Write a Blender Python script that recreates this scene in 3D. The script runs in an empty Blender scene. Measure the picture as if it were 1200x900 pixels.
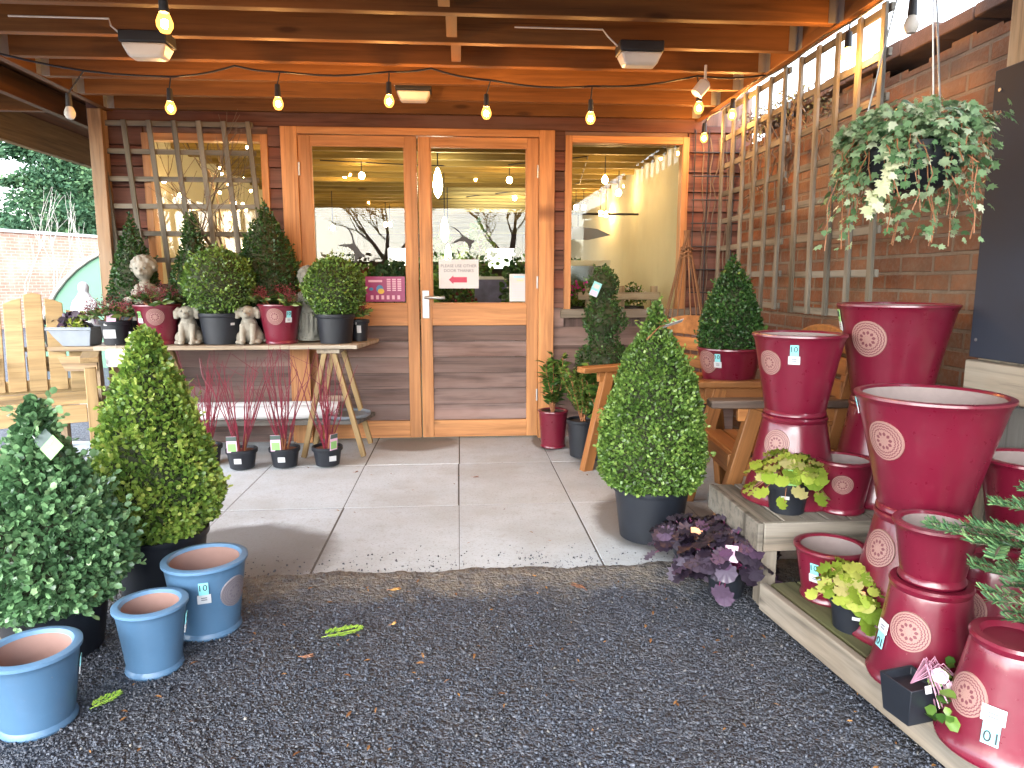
import bpy, math, random
import numpy as np
from mathutils import Vector, Matrix
random.seed(7); rng = np.random.default_rng(7)
PI = math.pi; R = math.radians
sc = bpy.context.scene
C = sc.collection

# ---------------------------------------------------------------- camera model (also used to place things at known depths)
FPX = 820.0; HC = 1.2; PITCH = math.atan(120/820); YAW = math.atan(62/820)
def ray(px, py):
    u = px-600; v = py-450
    f = FPX*math.cos(PITCH)-v*math.sin(PITCH); d = v*math.cos(PITCH)+FPX*math.sin(PITCH)
    return u*math.cos(YAW)+f*math.sin(YAW), -u*math.sin(YAW)+f*math.cos(YAW), -d
def atY(px, py, Y):
    x, y, d = ray(px, py); t = Y/y
    return Vector((x*t, Y, HC+d*t))
def atZ(px, py, z=0.0):
    x, y, d = ray(px, py); t = (z-HC)/d
    return Vector((x*t, y*t, z))
def atX(px, py, X):
    x, y, d = ray(px, py); t = X/x
    return Vector((X, y*t, HC+d*t))

# ---------------------------------------------------------------- objects, tags
def tag(o, label=None, cat=None, group=None, kind=None):
    if label: o['label'] = label
    if cat: o['category'] = cat
    if group: o['group'] = group
    if kind: o['kind'] = kind
    return o
def thing(name, label, cat, loc=(0, 0, 0), rz=0.0, group=None):
    o = bpy.data.objects.new(name, None); C.objects.link(o)
    o.empty_display_size = 0.05
    o.location = loc; o.rotation_euler = (0, 0, rz)
    return tag(o, label, cat, group)
def link(name, me, mat=None, parent=None, off=None):
    o = bpy.data.objects.new(name, me); C.objects.link(o)
    if mat is not None: me.materials.append(mat)
    if parent is not None: o.parent = parent
    if off is not None: o.location = off
    return o
def copy_tree(o, parent=None):
    c = o.copy(); C.objects.link(c)
    if parent is not None: c.parent = parent
    for ch in o.children: copy_tree(ch, c)
    return c
def woff(root): return -Vector(root.location)

class MB:
    """collects shapes; build() links them as one mesh with grain coordinates and a random value per shape"""
    def __init__(s): s.v = []; s.f = []; s.g = []; s.r = []
    def add(s, v, f, g=None, r=None):
        n = len(s.v); s.v += [tuple(p) for p in v]
        s.f += [tuple(i+n for i in q) for q in f]
        s.g += [tuple(p) for p in (g if g is not None else v)]
        s.r += [random.random() if r is None else r]*len(v)
        return s
    def obox(s, c, ax, ay, az, r=None):
        """oriented box: centre, three half-axis vectors"""
        c = Vector(c); ax, ay, az = Vector(ax), Vector(ay), Vector(az)
        v = []; gl = []
        L = [ax.length, ay.length, az.length]; order = sorted(range(3), key=lambda i: -L[i])
        for i in (-1, 1):
            for j in (-1, 1):
                for k in (-1, 1):
                    v.append(c+ax*i+ay*j+az*k)
                    q = [i*L[0], j*L[1], k*L[2]]; gl.append([q[order[0]], q[order[1]], q[order[2]]])
        f = [(0, 1, 3, 2), (4, 6, 7, 5), (0, 4, 5, 1), (2, 3, 7, 6), (0, 2, 6, 4), (1, 5, 7, 3)]
        if ax.cross(ay).dot(az) < 0: f = [q[::-1] for q in f]
        return s.add(v, f, gl, r)
    def box(s, x0, x1, y0, y1, z0, z1, r=None):
        return s.obox(((x0+x1)/2, (y0+y1)/2, (z0+z1)/2), ((x1-x0)/2, 0, 0), (0, (y1-y0)/2, 0), (0, 0, (z1-z0)/2), r)
    def bar(s, p, q, w, h, up=(0, 0, 1), r=None):
        p, q = Vector(p), Vector(q); d = (q-p); L = d.length; d.normalize()
        up = Vector(up)
        if abs(d.dot(up)) > .98: up = Vector((0, 1, 0))
        x = d.cross(up).normalized(); z = x.cross(d).normalized()
        return s.obox((p+q)/2, d*(L/2), x*(w/2), z*(h/2), r)
    def prism(s, poly, z0, z1, r=None):
        n = len(poly); v = [(x, y, z0) for x, y in poly]+[(x, y, z1) for x, y in poly]
        f = [tuple(range(n-1, -1, -1)), tuple(range(n, 2*n))]+[(i, (i+1) % n, n+(i+1) % n, n+i) for i in range(n)]
        return s.add(v, f, None, r)
    def extr(s, poly3, dv, r=None):
        """planar 3-d polygon pushed along dv"""
        n = len(poly3); dv = Vector(dv); v = [Vector(p) for p in poly3]; v += [p+dv for p in v]
        f = [tuple(range(n-1, -1, -1)), tuple(range(n, 2*n))]+[(i, (i+1) % n, n+(i+1) % n, n+i) for i in range(n)]
        return s.add(v, f, None, r)
    def tube(s, pts, rad, n=8, r=None, cap=True):
        pts = [Vector(p) for p in pts]; m = len(pts)
        if not hasattr(rad, '__len__'): rad = [rad]*m
        v = []; g = []; f = []; a = None; L = 0
        for i, p in enumerate(pts):
            d = (pts[min(i+1, m-1)]-pts[max(i-1, 0)]).normalized()
            if a is None:
                a = d.orthogonal().normalized()
            else:
                a = (a-d*a.dot(d)).normalized()
                L += (p-pts[i-1]).length
            b = d.cross(a)
            for k in range(n):
                t = 2*PI*k/n; w = a*math.cos(t)+b*math.sin(t)
                v.append(p+w*rad[i]); g.append((L, math.cos(t)*rad[i], math.sin(t)*rad[i]))
        for i in range(m-1):
            for k in range(n):
                f.append((i*n+k, i*n+(k+1) % n, (i+1)*n+(k+1) % n, (i+1)*n+k))
        if cap:
            f.append(tuple(range(n-1, -1, -1))); f.append(tuple((m-1)*n+k for k in range(n)))
        return s.add(v, f, g, r)
    def lathe(s, prof, n=32, c=(0, 0, 0), r=None, M=None):
        """prof = [(r,z)...], from the outside base upwards; radius 0 points close it"""
        v = []; f = []; idx = []
        for (rr, z) in prof:
            if rr < 1e-6:
                idx.append([len(v)]*n); v.append((0, 0, z))
            else:
                idx.append(list(range(len(v), len(v)+n)))
                v += [(rr*math.cos(2*PI*k/n), rr*math.sin(2*PI*k/n), z) for k in range(n)]
        for i in range(len(prof)-1):
            for k in range(n):
                q = [idx[i][k], idx[i][(k+1) % n], idx[i+1][(k+1) % n], idx[i+1][k]]
                q2 = []
                for t in q:
                    if t not in q2: q2.append(t)
                if len(q2) > 2: f.append(tuple(q2))
        v = [Vector(p) for p in v]
        if M is not None: v = [M @ p for p in v]
        c = Vector(c); v = [p+c for p in v]
        return s.add(v, f, None, r)
    def ell(s, c, rad, n=14, m=9, M=None, r=None):
        if not hasattr(rad, '__len__'): rad = (rad,)*3
        v = [Vector((0, 0, -rad[2]))]; f = []
        for i in range(1, m):
            ph = -PI/2+PI*i/m
            for k in range(n):
                t = 2*PI*k/n
                v.append(Vector((rad[0]*math.cos(ph)*math.cos(t), rad[1]*math.cos(ph)*math.sin(t), rad[2]*math.sin(ph))))
        v.append(Vector((0, 0, rad[2])))
        for k in range(n):
            f.append((0, 1+(k+1) % n, 1+k)); f.append((len(v)-1, 1+(m-2)*n+k, 1+(m-2)*n+(k+1) % n))
        for i in range(m-2):
            for k in range(n):
                f.append((1+i*n+k, 1+i*n+(k+1) % n, 1+(i+1)*n+(k+1) % n, 1+(i+1)*n+k))
        if M is not None: v = [M @ p for p in v]
        c = Vector(c)
        return s.add([p+c for p in v], f, None, r)
    def mesh(s, name='mesh', ang=38, smooth=True):
        me = bpy.data.meshes.new(name)
        me.from_pydata(s.v, [], s.f); me.update()
        a = me.attributes.new('gco', 'FLOAT_VECTOR', 'POINT'); a.data.foreach_set('vector', np.array(s.g, dtype=np.float32).ravel())
        a = me.attributes.new('rnd', 'FLOAT', 'POINT'); a.data.foreach_set('value', np.array(s.r, dtype=np.float32))
        if smooth:
            me.shade_smooth(); me.set_sharp_from_angle(angle=R(ang))
        return me
    def build(s, name, mat, parent=None, off=None, bevel=0, ang=38, smooth=True):
        o = link(name, s.mesh(name, ang, smooth), mat, parent, off)
        if bevel:
            b = o.modifiers.new('bevel', 'BEVEL'); b.width = bevel; b.segments = 2; b.limit_method = 'ANGLE'; b.angle_limit = R(50)
        return o

def remesh(mb, voxel, smooth_it=3):
    """fuse overlapping shapes into one continuous skin"""
    o = bpy.data.objects.new('tmp', mb.mesh()); C.objects.link(o)
    m = o.modifiers.new('r', 'REMESH'); m.mode = 'VOXEL'; m.voxel_size = voxel
    m2 = o.modifiers.new('s', 'SMOOTH'); m2.factor = .5; m2.iterations = smooth_it
    dg = bpy.context.evaluated_depsgraph_get()
    me = bpy.data.meshes.new_from_object(o.evaluated_get(dg))
    bpy.data.objects.remove(o); me.shade_smooth()
    me.materials.clear()
    return me
def text_mesh(s, size, ext=.0006, align='CENTER'):
    cu = bpy.data.curves.new('t', 'FONT'); cu.body = s; cu.size = size; cu.extrude = ext
    cu.align_x = align; cu.align_y = 'CENTER'; cu.resolution_u = 3
    o = bpy.data.objects.new('tmp', cu); C.objects.link(o)
    dg = bpy.context.evaluated_depsgraph_get()
    me = bpy.data.meshes.new_from_object(o.evaluated_get(dg)); bpy.data.objects.remove(o)
    me.materials.clear()
    return me

# ---------------------------------------------------------------- leaves
def T_(v, f): return np.array(v, dtype=np.float64), f
LEAF = T_([(0, 0, 0), (-.3, .45, .1), (0, 1, 0), (.3, .45, .1)], [(0, 3, 2), (0, 2, 1)])
ROUND = T_([(0, 0, 0), (-.36, .3, .09), (-.34, .72, .09), (0, 1, -.02), (.34, .72, .09), (.36, .3, .09)], [(0, 5, 4, 3), (0, 3, 2, 1)])
LONG = T_([(0, 0, 0), (-.13, .3, .05), (-.15, .62, .04), (0, 1, -.1), (.15, .62, .04), (.13, .3, .05), (0, .45, .0)], [(0, 5, 6), (0, 6, 1), (5, 4, 6), (6, 2, 1), (4, 3, 6), (6, 3, 2)])
NEED = T_([(-.045, 0, 0), (.045, 0, 0), (.04, 1, .0), (-.04, 1, .0)], [(0, 1, 2, 3)])
BEAD = T_([(0, 0, -.5), (.42, 0, 0), (0, .42, 0), (-.42, 0, 0), (0, -.42, 0), (0, 0, .5)], [(0, 2, 1), (0, 3, 2), (0, 4, 3), (0, 1, 4), (5, 1, 2), (5, 2, 3), (5, 3, 4), (5, 4, 1)])
def _fan(out, cz=0.0, c=(0, .42)):
    v = [(c[0], c[1], cz)]+[tuple(p) for p in out]; n = len(out)
    return T_(v, [(0, 1+i, 1+(i+1) % n) for i in range(n)])
IVY = _fan([(0, 0, 0), (.22, -.08, .03), (.3, .1, .04), (.52, .2, -.03), (.27, .42, .05), (.36, .7, -.02), (.13, .66, .04), (0, 1, -.05), (-.13, .66, .04), (-.36, .7, -.02), (-.27, .42, .05), (-.52, .2, -.03), (-.3, .1, .04), (-.22, -.08, .03)], .02)
def _heu():
    o = [(0, .08, 0)]
    n = 17
    for i in range(n):
        t = -PI/2+.35+(2*PI-.7)*i/(n-1)
        rr = .5*(1+(.07 if i % 2 == 0 else -.08))
        o.append((rr*math.cos(t), .5+rr*math.sin(t), .09*(-1)**i))
    return _fan(o, .05, (0, .45))
HEU = _heu()
def scatter(name, P, D, size, templ, mat, parent, N=None, rnd=None, off=None):
    P = np.asarray(P, float); D = np.asarray(D, float); n = len(P)
    tv, tf = templ
    D = D/np.maximum(np.linalg.norm(D, axis=1, keepdims=True), 1e-9)
    H = rng.normal(size=(n, 3)) if N is None else np.asarray(N, float)
    X = np.cross(D, H); X /= np.maximum(np.linalg.norm(X, axis=1, keepdims=True), 1e-9)
    Z = np.cross(X, D)
    S = np.broadcast_to(np.asarray(size, float), (n,)).reshape(n, 1, 1)
    V = P[:, None, :]+S*(tv[None, :, 0, None]*X[:, None, :]+tv[None, :, 1, None]*D[:, None, :]+tv[None, :, 2, None]*Z[:, None, :])
    k = len(tv)
    ls = np.array([len(q) for q in tf]); li = np.concatenate([np.array(q) for q in tf])
    me = bpy.data.meshes.new(name)
    me.vertices.add(n*k); me.vertices.foreach_set('co', V.astype(np.float32).ravel())
    L = (li[None, :]+(np.arange(n)*k)[:, None]).ravel()
    me.loops.add(len(L)); me.loops.foreach_set('vertex_index', L.astype(np.int32))
    nl = np.tile(ls, n); st = np.concatenate([[0], np.cumsum(nl)[:-1]])
    me.polygons.add(len(nl)); me.polygons.foreach_set('loop_start', st.astype(np.int32))
    try: me.polygons.foreach_set('loop_total', nl.astype(np.int32))
    except Exception: pass
    me.update(calc_edges=True); me.validate()
    r = rng.random(n) if rnd is None else np.asarray(rnd, float)
    a = me.attributes.new('rnd', 'FLOAT', 'POINT'); a.data.foreach_set('value', np.repeat(r, k).astype(np.float32))
    return link(name, me, mat, parent, off)
def prof_at(prof, z):
    zs = [p[0] for p in prof]; rs = [p[1] for p in prof]
    return np.interp(z, zs, rs)
def shell_points(prof, n, depth, lump=.05, seed=0, squash=0.0):
    """points on a lumpy surface of revolution (z,r) with outward normals"""
    zs = np.linspace(prof[0][0], prof[-1][0], 200); rs = prof_at(prof, zs)
    ds = np.hypot(np.gradient(zs), np.gradient(rs)); w = np.maximum(rs, .012)*ds; w /= w.sum()
    z = rng.choice(zs, n, p=w)+rng.uniform(-.5, .5, n)*(zs[1]-zs[0]); t = rng.uniform(0, 2*PI, n)
    r = prof_at(prof, z); slope = np.interp(z, zs, np.gradient(rs)/np.gradient(zs))
    h = prof[-1][0]-prof[0][0]
    lf = 1+lump*(np.sin(3*t+seed+z*9/h)+.8*np.sin(5*t-1.7*seed+z*17/h)+.7*np.sin(9*t+z*31/h+2*seed)+.5*np.sin(2*t-z*47/h))
    N = np.stack([np.cos(t), np.sin(t), -slope], 1); N /= np.linalg.norm(N, axis=1, keepdims=True)
    d = depth*rng.random(n)**1.6
    P = np.stack([r*lf*np.cos(t), r*lf*np.sin(t), z], 1)-N*d[:, None]
    return P, N, d/depth
def topiary_leaves(parent, prof, n, size, mat, core_mat, lump=.04, depth=.035, seed=1, up=.35, templ=ROUND, bias=0.0, sprigs=60):
    P, N, d = shell_points(prof, n, depth, lump, seed)
    D = N*.7+np.array([0, 0, up])+rng.normal(size=(n, 3))*.55
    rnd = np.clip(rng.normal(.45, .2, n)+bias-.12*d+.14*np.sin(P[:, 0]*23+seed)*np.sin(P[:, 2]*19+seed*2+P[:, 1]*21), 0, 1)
    if sprigs:
        i = rng.integers(0, n, sprigs); reps = 7
        j = np.repeat(i, reps); s = np.tile(np.arange(reps), sprigs)
        dirs = N[i]*.8+np.array([0, 0, .6])+rng.normal(size=(sprigs, 3))*.35; dirs /= np.linalg.norm(dirs, axis=1, keepdims=True)
        P2 = P[j]+dirs.repeat(reps, 0)*(s[:, None]*size*.42)
        D2 = dirs.repeat(reps, 0)+rng.normal(size=(len(j), 3))*.6
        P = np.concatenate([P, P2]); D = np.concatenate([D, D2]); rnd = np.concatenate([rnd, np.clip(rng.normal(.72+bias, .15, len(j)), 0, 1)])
    N2 = rng.normal(size=(len(P), 3))*.8+np.array([0, 0, .7])+np.concatenate([N, np.zeros((len(P)-n, 3))])*.6
    o = scatter('foliage', P, D, size*rng.uniform(.7, 1.25, len(P)), templ, mat, parent, N=N2, rnd=rnd)
    core = MB(); core.lathe([(0, prof[0][0]+.01)]+[(max(r-depth*.95, .004), z) for z, r in prof[0:-1]]+[(0, prof[-1][0]-.03)], 20)
    core.build('branches', core_mat, parent)
    return o

# ---------------------------------------------------------------- materials
class NT:
    def __init__(s, name):
        s.m = bpy.data.materials.new(name); s.m.use_nodes = True; s.t = s.m.node_tree; s.t.nodes.clear()
        s.out = s.t.nodes.new('ShaderNodeOutputMaterial')
    def n(s, typ, props=None, **inp):
        x = s.t.nodes.new(typ)
        for k, v in (props or {}).items(): setattr(x, k, v)
        for k, v in inp.items():
            k = k.replace('_', ' ') if k.replace('_', ' ') in x.inputs else k
            s.set(x, k, v)
        return x
    def set(s, x, k, v):
        if isinstance(k, str) and k.isdigit(): k = int(k)
        if isinstance(v, bpy.types.NodeSocket): s.t.links.new(v, x.inputs[k])
        else:
            try: x.inputs[k].default_value = v
            except Exception: x.inputs[k].default_value = (*v, 1)
    def math(s, op, a, b=0.0, clamp=False):
        x = s.n('ShaderNodeMath', {'operation': op, 'use_clamp': clamp}); s.set(x, 0, a); s.set(x, 1, b); return x.outputs[0]
    def vmath(s, op, a, b=None):
        x = s.n('ShaderNodeVectorMath', {'operation': op}); s.set(x, 0, a)
        if b is not None: s.set(x, 1, b)
        return x.outputs[1] if op in ('LENGTH', 'DISTANCE', 'DOT_PRODUCT') else x.outputs[0]
    def mix(s, f, a, b, blend='MIX'):
        x = s.n('ShaderNodeMix', {'data_type': 'RGBA', 'blend_type': blend})
        s.set(x, 0, f); s.set(x, 6, a if isinstance(a, bpy.types.NodeSocket) or len(a) == 4 else (*a, 1)); s.set(x, 7, b if isinstance(b, bpy.types.NodeSocket) or len(b) == 4 else (*b, 1))
        return x.outputs[2]
    def ramp(s, f, stops, interp='LINEAR'):
        x = s.n('ShaderNodeValToRGB'); cr = x.color_ramp; cr.interpolation = interp
        while len(cr.elements) > 1: cr.elements.remove(cr.elements[-1])
        for i, (p, c) in enumerate(stops):
            e = cr.elements[0] if i == 0 else cr.elements.new(p)
            e.position = p; e.color = (*c, 1) if len(c) == 3 else c
        s.set(x, 0, f); return x.outputs[0]
    def noise(s, vec, scale, detail=4, rough=.55, dist=0.0):
        x = s.n('ShaderNodeTexNoise'); s.set(x, 'Scale', scale); s.set(x, 'Detail', detail); s.set(x, 'Roughness', rough); s.set(x, 'Distortion', dist)
        if vec is not None: s.set(x, 'Vector', vec)
        return x.outputs[0]
    def obj(s): return s.n('ShaderNodeTexCoord').outputs['Object']
    def attr(s, name, out='Fac'):
        x = s.n('ShaderNodeAttribute'); x.attribute_name = name; return x.outputs[out]
    def scale(s, vec, sc_, loc=(0, 0, 0)):
        x = s.n('ShaderNodeMapping'); s.set(x, 'Vector', vec); s.set(x, 'Scale', sc_); s.set(x, 'Location', loc); return x.outputs[0]
    def bump(s, h, strength=.3, dist=.01):
        x = s.n('ShaderNodeBump'); s.set(x, 'Height', h); s.set(x, 'Strength', strength); s.set(x, 'Distance', dist); return x.outputs[0]
    def pr(s, color, rough=.6, normal=None, **kw):
        x = s.n('ShaderNodeBsdfPrincipled'); s.set(x, 'Base Color', color if isinstance(color, bpy.types.NodeSocket) else (*color[:3], 1)); s.set(x, 'Roughness', rough)
        if normal is not None: s.set(x, 'Normal', normal)
        for k, v in kw.items(): s.set(x, k.replace('_', ' '), v)
        return x.outputs[0]
    def end(s, sh): s.t.links.new(sh, s.out.inputs['Surface']); return s.m

def mul(c, k): return tuple(min(1, x*k) for x in c)
def plain(name, c, rough=.55, var=.12, sc_=9, bump=.05, **kw):
    t = NT(name); o = t.obj()
    nz = t.noise(o, sc_, 5); n2 = t.noise(o, sc_*9, 3)
    col = t.mix(nz, mul(c, 1-var*2), mul(c, 1+var*2))
    col = t.mix(t.math('MULTIPLY', n2, .3), col, mul(c, 1-var))
    rg = t.math('ADD', t.math('MULTIPLY', nz, .15), rough-.075)
    return t.end(t.pr(col, rg, t.bump(n2, bump, .004), **kw))
def wood(name, c, dark=None, grey=None, rough=.65, knots=.6, var=.3, grain=1.0, bump=.2, gloss=.3):
    """sawn timber: grain runs along each board, tone differs board to board"""
    t = NT(name); dark = dark or mul(c, .45)
    g = t.attr('gco', 'Vector'); r = t.attr('rnd')
    offv = t.n('ShaderNodeCombineXYZ', None, X=t.math('MULTIPLY', r, 37.0), Y=t.math('MULTIPLY', r, 11.0), Z=t.math('MULTIPLY', r, 5.0)).outputs[0]
    p = t.vmath('ADD', g, offv)
    a = t.noise(t.scale(p, (1.6*grain, 26*grain, 26*grain)), 1.0, 5, .6, .4)
    b = t.noise(t.scale(p, (.9, 5, 5)), 1.0, 3, .5, 1.2)
    fine = t.noise(t.scale(p, (6, 160, 160)), 1.0, 2)
    col = t.mix(t.ramp(a, [(.3, (0, 0, 0)), (.72, (1, 1, 1))]), mul(c, .55), mul(c, 1.2))
    col = t.mix(t.math('MULTIPLY', t.ramp(b, [(.35, (1, 1, 1)), (.65, (0, 0, 0))]), .45), col, dark)
    if grey is not None:
        gm = t.noise(t.scale(p, (1.1, 3.5, 3.5)), 1.3, 4)
        col = t.mix(t.ramp(gm, [(.35, (0, 0, 0)), (.68, (1, 1, 1))]), col, grey)
    gm2 = t.ramp(a, [(.28, (.55, .55, .55)), (.5, (1, 1, 1)), (.75, (1.12, 1.12, 1.12))])
    if grey is not None: col = t.mix(1.0, col, gm2, 'MULTIPLY')
    if knots:
        vo = t.n('ShaderNodeTexVoronoi'); t.set(vo, 'Scale', 1.0); t.set(vo, 'Vector', t.scale(p, (2.2, 8.5, .01)))
        kn = t.ramp(vo.outputs['Distance'], [(.07, (1, 1, 1)), (.17, (0, 0, 0))])
        gate = t.math('GREATER_THAN', t.n('ShaderNodeSeparateColor', None, Color=vo.outputs['Color']).outputs[0], 1-knots*.6)
        kf = t.math('MULTIPLY', t.n('ShaderNodeRGBToBW', None, Color=kn).outputs[0], gate)
        col = t.mix(t.math('MULTIPLY', kf, .8), col, mul(dark, .5))
    crk = t.noise(t.scale(p, (1.1, 70, 70)), 1.0, 3, .6)
    col = t.mix(t.math('MULTIPLY', t.ramp(crk, [(.62, (0, 0, 0)), (.72, (1, 1, 1))]), .55), col, mul(dark, .4))
    tone = t.math('ADD', t.math('MULTIPLY', r, var*2), 1-var)
    col = t.mix(1.0, col, t.n('ShaderNodeCombineColor', None, Red=tone, Green=tone, Blue=tone).outputs[0], 'MULTIPLY')
    bp = t.bump(t.math('ADD', t.math('MULTIPLY', a, .7), t.math('MULTIPLY', fine, .5)), bump, .004)
    rg = t.math('ADD', t.math('MULTIPLY', a, .2), rough-.1)
    return t.end(t.pr(col, rg, bp, Specular_IOR_Level=gloss))
def leafmat(name, stops, rough=.42, tr=.25, spec=.4, vein=0):
    t = NT(name); r = t.attr('rnd')
    col = t.ramp(r, stops)
    o = t.obj(); nz = t.noise(o, 60, 2)
    col = t.mix(t.math('MULTIPLY', nz, .35), col, stops[0][1])
    sh = t.pr(col, rough, None, Specular_IOR_Level=spec)
    tl = t.n('ShaderNodeBsdfTranslucent', None, Color=t.mix(.5, col, (.35, .5, .05), 'MULTIPLY')).outputs[0]
    tl = t.n('ShaderNodeBsdfTranslucent', None, Color=col).outputs[0]
    m = t.n('ShaderNodeMixShader'); t.set(m, 0, tr); t.set(m, 1, sh); t.set(m, 2, tl)
    return t.end(m.outputs[0])
def emit(name, c, s):
    t = NT(name); e = t.n('ShaderNodeEmission', None, Color=(*c, 1), Strength=s); return t.end(e.outputs[0])
def brick(name, plane, c1, c2, mort, sw=.23, sh=.08, ms=.011, stain=(.1, .07, .05), stain_amt=.6, pale=None):
    t = NT(name); o = t.obj(); s = t.n('ShaderNodeSeparateXYZ', None, Vector=o)
    a = s.outputs['Y'] if plane == 'YZ' else s.outputs['X']
    wob = t.noise(o, 3.0, 3); 
    vec = t.n('ShaderNodeCombineXYZ', None, X=a, Y=t.math('ADD', s.outputs['Z'], t.math('MULTIPLY', wob, .012))).outputs[0]
    bk = t.n('ShaderNodeTexBrick', None, Vector=vec); bk.offset = .5
    for k, v in (('Color1', (*c1, 1)), ('Color2', (*c2, 1)), ('Mortar', (*mort, 1)), ('Scale', 1.0), ('Mortar Size', ms), ('Mortar Smooth', .35), ('Bias', -.1), ('Brick Width', sw), ('Row Height', sh)): t.set(bk, k, v)
    n1 = t.noise(o, 7, 6, .65); n2 = t.noise(o, 55, 4, .6); n3 = t.noise(o, 1.6, 4)
    col = t.mix(t.math('MULTIPLY', t.ramp(n1, [(.4, (0, 0, 0)), (.7, (1, 1, 1))]), stain_amt), bk.outputs['Color'], stain)
    col = t.mix(t.math('MULTIPLY', t.ramp(n2, [(.45, (0, 0, 0)), (.7, (1, 1, 1))]), .4), col, mort)
    if pale: col = t.mix(t.math('MULTIPLY', t.ramp(n3, [(.45, (0, 0, 0)), (.65, (1, 1, 1))]), .5), col, pale)
    h = t.math('ADD', t.math('MULTIPLY', t.math('SUBTRACT', 1.0, bk.outputs['Fac']), 1.0), t.math('MULTIPLY', n2, .5))
    return t.end(t.pr(col, .9, t.bump(h, .7, .012), Specular_IOR_Level=.2))
def glaze(name, c, rough=.16, coat=.4):
    t = NT(name); o = t.obj()
    n = t.noise(o, 4, 4); n2 = t.noise(o, 38, 3); s = t.noise(o, 160, 2)
    col = t.mix(n, mul(c, .75), mul(c, 1.25)); col = t.mix(t.math('MULTIPLY', t.ramp(n2, [(.55, (0, 0, 0)), (.75, (1, 1, 1))]), .14), col, mul(c, 1.5))
    col = t.mix(t.math('MULTIPLY', t.ramp(s, [(.72, (0, 0, 0)), (.78, (1, 1, 1))]), .3), col, (.3, .2, .18))
    d1 = t.noise(t.scale(o, (14, 14, 2.2)), 1.0, 5, .65); d2 = t.noise(o, 11, 6, .7)
    bloom = t.math('MULTIPLY', t.ramp(d1, [(.5, (0, 0, 0)), (.75, (1, 1, 1))]), t.ramp(d2, [(.4, (0, 0, 0)), (.7, (1, 1, 1))]))
    col = t.mix(t.math('MULTIPLY', bloom, .09), col, (.24, .19, .17))
    rg = t.math('ADD', t.math('ADD', rough, t.math('MULTIPLY', bloom, .25)), t.math('MULTIPLY', n2, .16))
    return t.end(t.pr(col, rg, t.bump(t.math('ADD', n2, t.math('MULTIPLY', n, 3.0)), .09, .004), Coat_Weight=coat, Coat_Roughness=.1))
def medal(name, ca, cb):
    """rosette relief: rings, a scalloped band and a ring of petals, in the disc's own coordinates"""
    t = NT(name); g = t.attr('gco', 'Vector'); s = t.n('ShaderNodeSeparateXYZ', None, Vector=g)
    rr = t.vmath('LENGTH', g); an = t.math('ARCTAN2', s.outputs['Y'], s.outputs['X'])
    pet = t.math('SINE', t.math('MULTIPLY', an, 10.0)); sca = t.math('SINE', t.math('MULTIPLY', an, 26.0))
    ring = t.math('SINE', t.math('MULTIPLY', t.math('ADD', rr, t.math('MULTIPLY', sca, .02)), 44.0))
    inner = t.math('LESS_THAN', rr, .55); core = t.math('GREATER_THAN', rr, .16)
    pin = t.math('MULTIPLY', t.math('GREATER_THAN', t.math('ADD', pet, t.math('SINE', t.math('MULTIPLY', rr, 22.0))), .25), t.math('MULTIPLY', inner, core))
    pou = t.math('MULTIPLY', t.math('GREATER_THAN', ring, .35), t.math('SUBTRACT', 1.0, inner))
    rim = t.math('LESS_THAN', rr, .92)
    f = t.math('MULTIPLY', t.math('MAXIMUM', pin, pou), rim)
    col = t.mix(t.math('MULTIPLY', f, .85), ca, cb)
    return t.end(t.pr(col, .5, t.bump(t.math('SUBTRACT', 1.0, f), .6, .003)))
# ---------------------------------------------------------------- palette
m_joist = wood('joist_timber', (.2, .085, .024), (.10, .034, .009), None, .6, .8, .22)
m_deck = wood('roof_boards', (.15, .06, .02), (.08, .027, .009), None, .7, .4, .2)
m_post = wood('post_timber', (.34, .19, .09), (.16, .08, .04), (.3, .22, .15), .7, .7, .15)
m_trel = wood('weathered_trellis', (.165, .145, .11), (.085, .07, .052), (.18, .172, .15), .8, .3, .2)
m_door = wood('door_timber', (.52, .25, .10), (.28, .11, .04), None, .5, .9, .12)
m_clad = wood('stained_cladding', (.145, .048, .03), (.06, .022, .016), (.15, .08, .065), .75, .5, .3)
m_cladw = wood('weathered_cladding', (.17, .105, .088), (.07, .04, .036), (.23, .165, .15), .8, .8, .42, grain=.8)
m_pale = wood('pale_treated_pine', (.36, .255, .125), (.25, .155, .065), None, .6, .6, .1)
m_oak = wood('stained_bench_timber', (.36, .155, .05), (.16, .06, .02), None, .45, .7, .22)
m_oakg = wood('worn_bench_timber', (.13, .075, .045), (.06, .03, .02), (.12, .09, .075), .6, .5, .2)
m_pallet = wood('grey_pallet_timber', (.2, .165, .125), (.09, .075, .06), (.22, .2, .17), .85, .5, .22)
m_mossy = wood('mossy_timber', (.15, .125, .08), (.07, .06, .035), (.12, .13, .055), .85, .4, .22)
m_table = wood('table_board', (.36, .275, .19), (.2, .14, .09), (.36, .32, .26), .7, .3, .15)
m_grey = wood('grey_boarding', (.14, .13, .115), (.06, .055, .05), (.17, .165, .155), .85, .7, .25)
m_sleeper = wood('old_sleeper', (.3, .2, .11), (.14, .09, .05), (.27, .22, .16), .85, .5, .2)
m_stick = wood('willow_stick', (.27, .14, .07), (.13, .07, .04), None, .7, 0, .3)
m_maroon = glaze('maroon_glaze', (.125, .006, .0205), .22, .35)
m_blue = glaze('blue_glaze', (.058, .128, .222), .38, .1)
m_bluerim = glaze('blue_rim', (.09, .185, .31), .38, .1)
m_medal = medal('medallion_relief', (.27, .15, .13), (.105, .012, .028))
m_medalb = medal('grey_medallion_relief', (.17, .15, .165), (.11, .10, .125))
m_terra = plain('bare_terracotta', (.26, .155, .13), .9, .15, 6, .2)
m_inner = plain('pot_inside', (.21, .165, .155), .85, .15, 6, .2)
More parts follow.
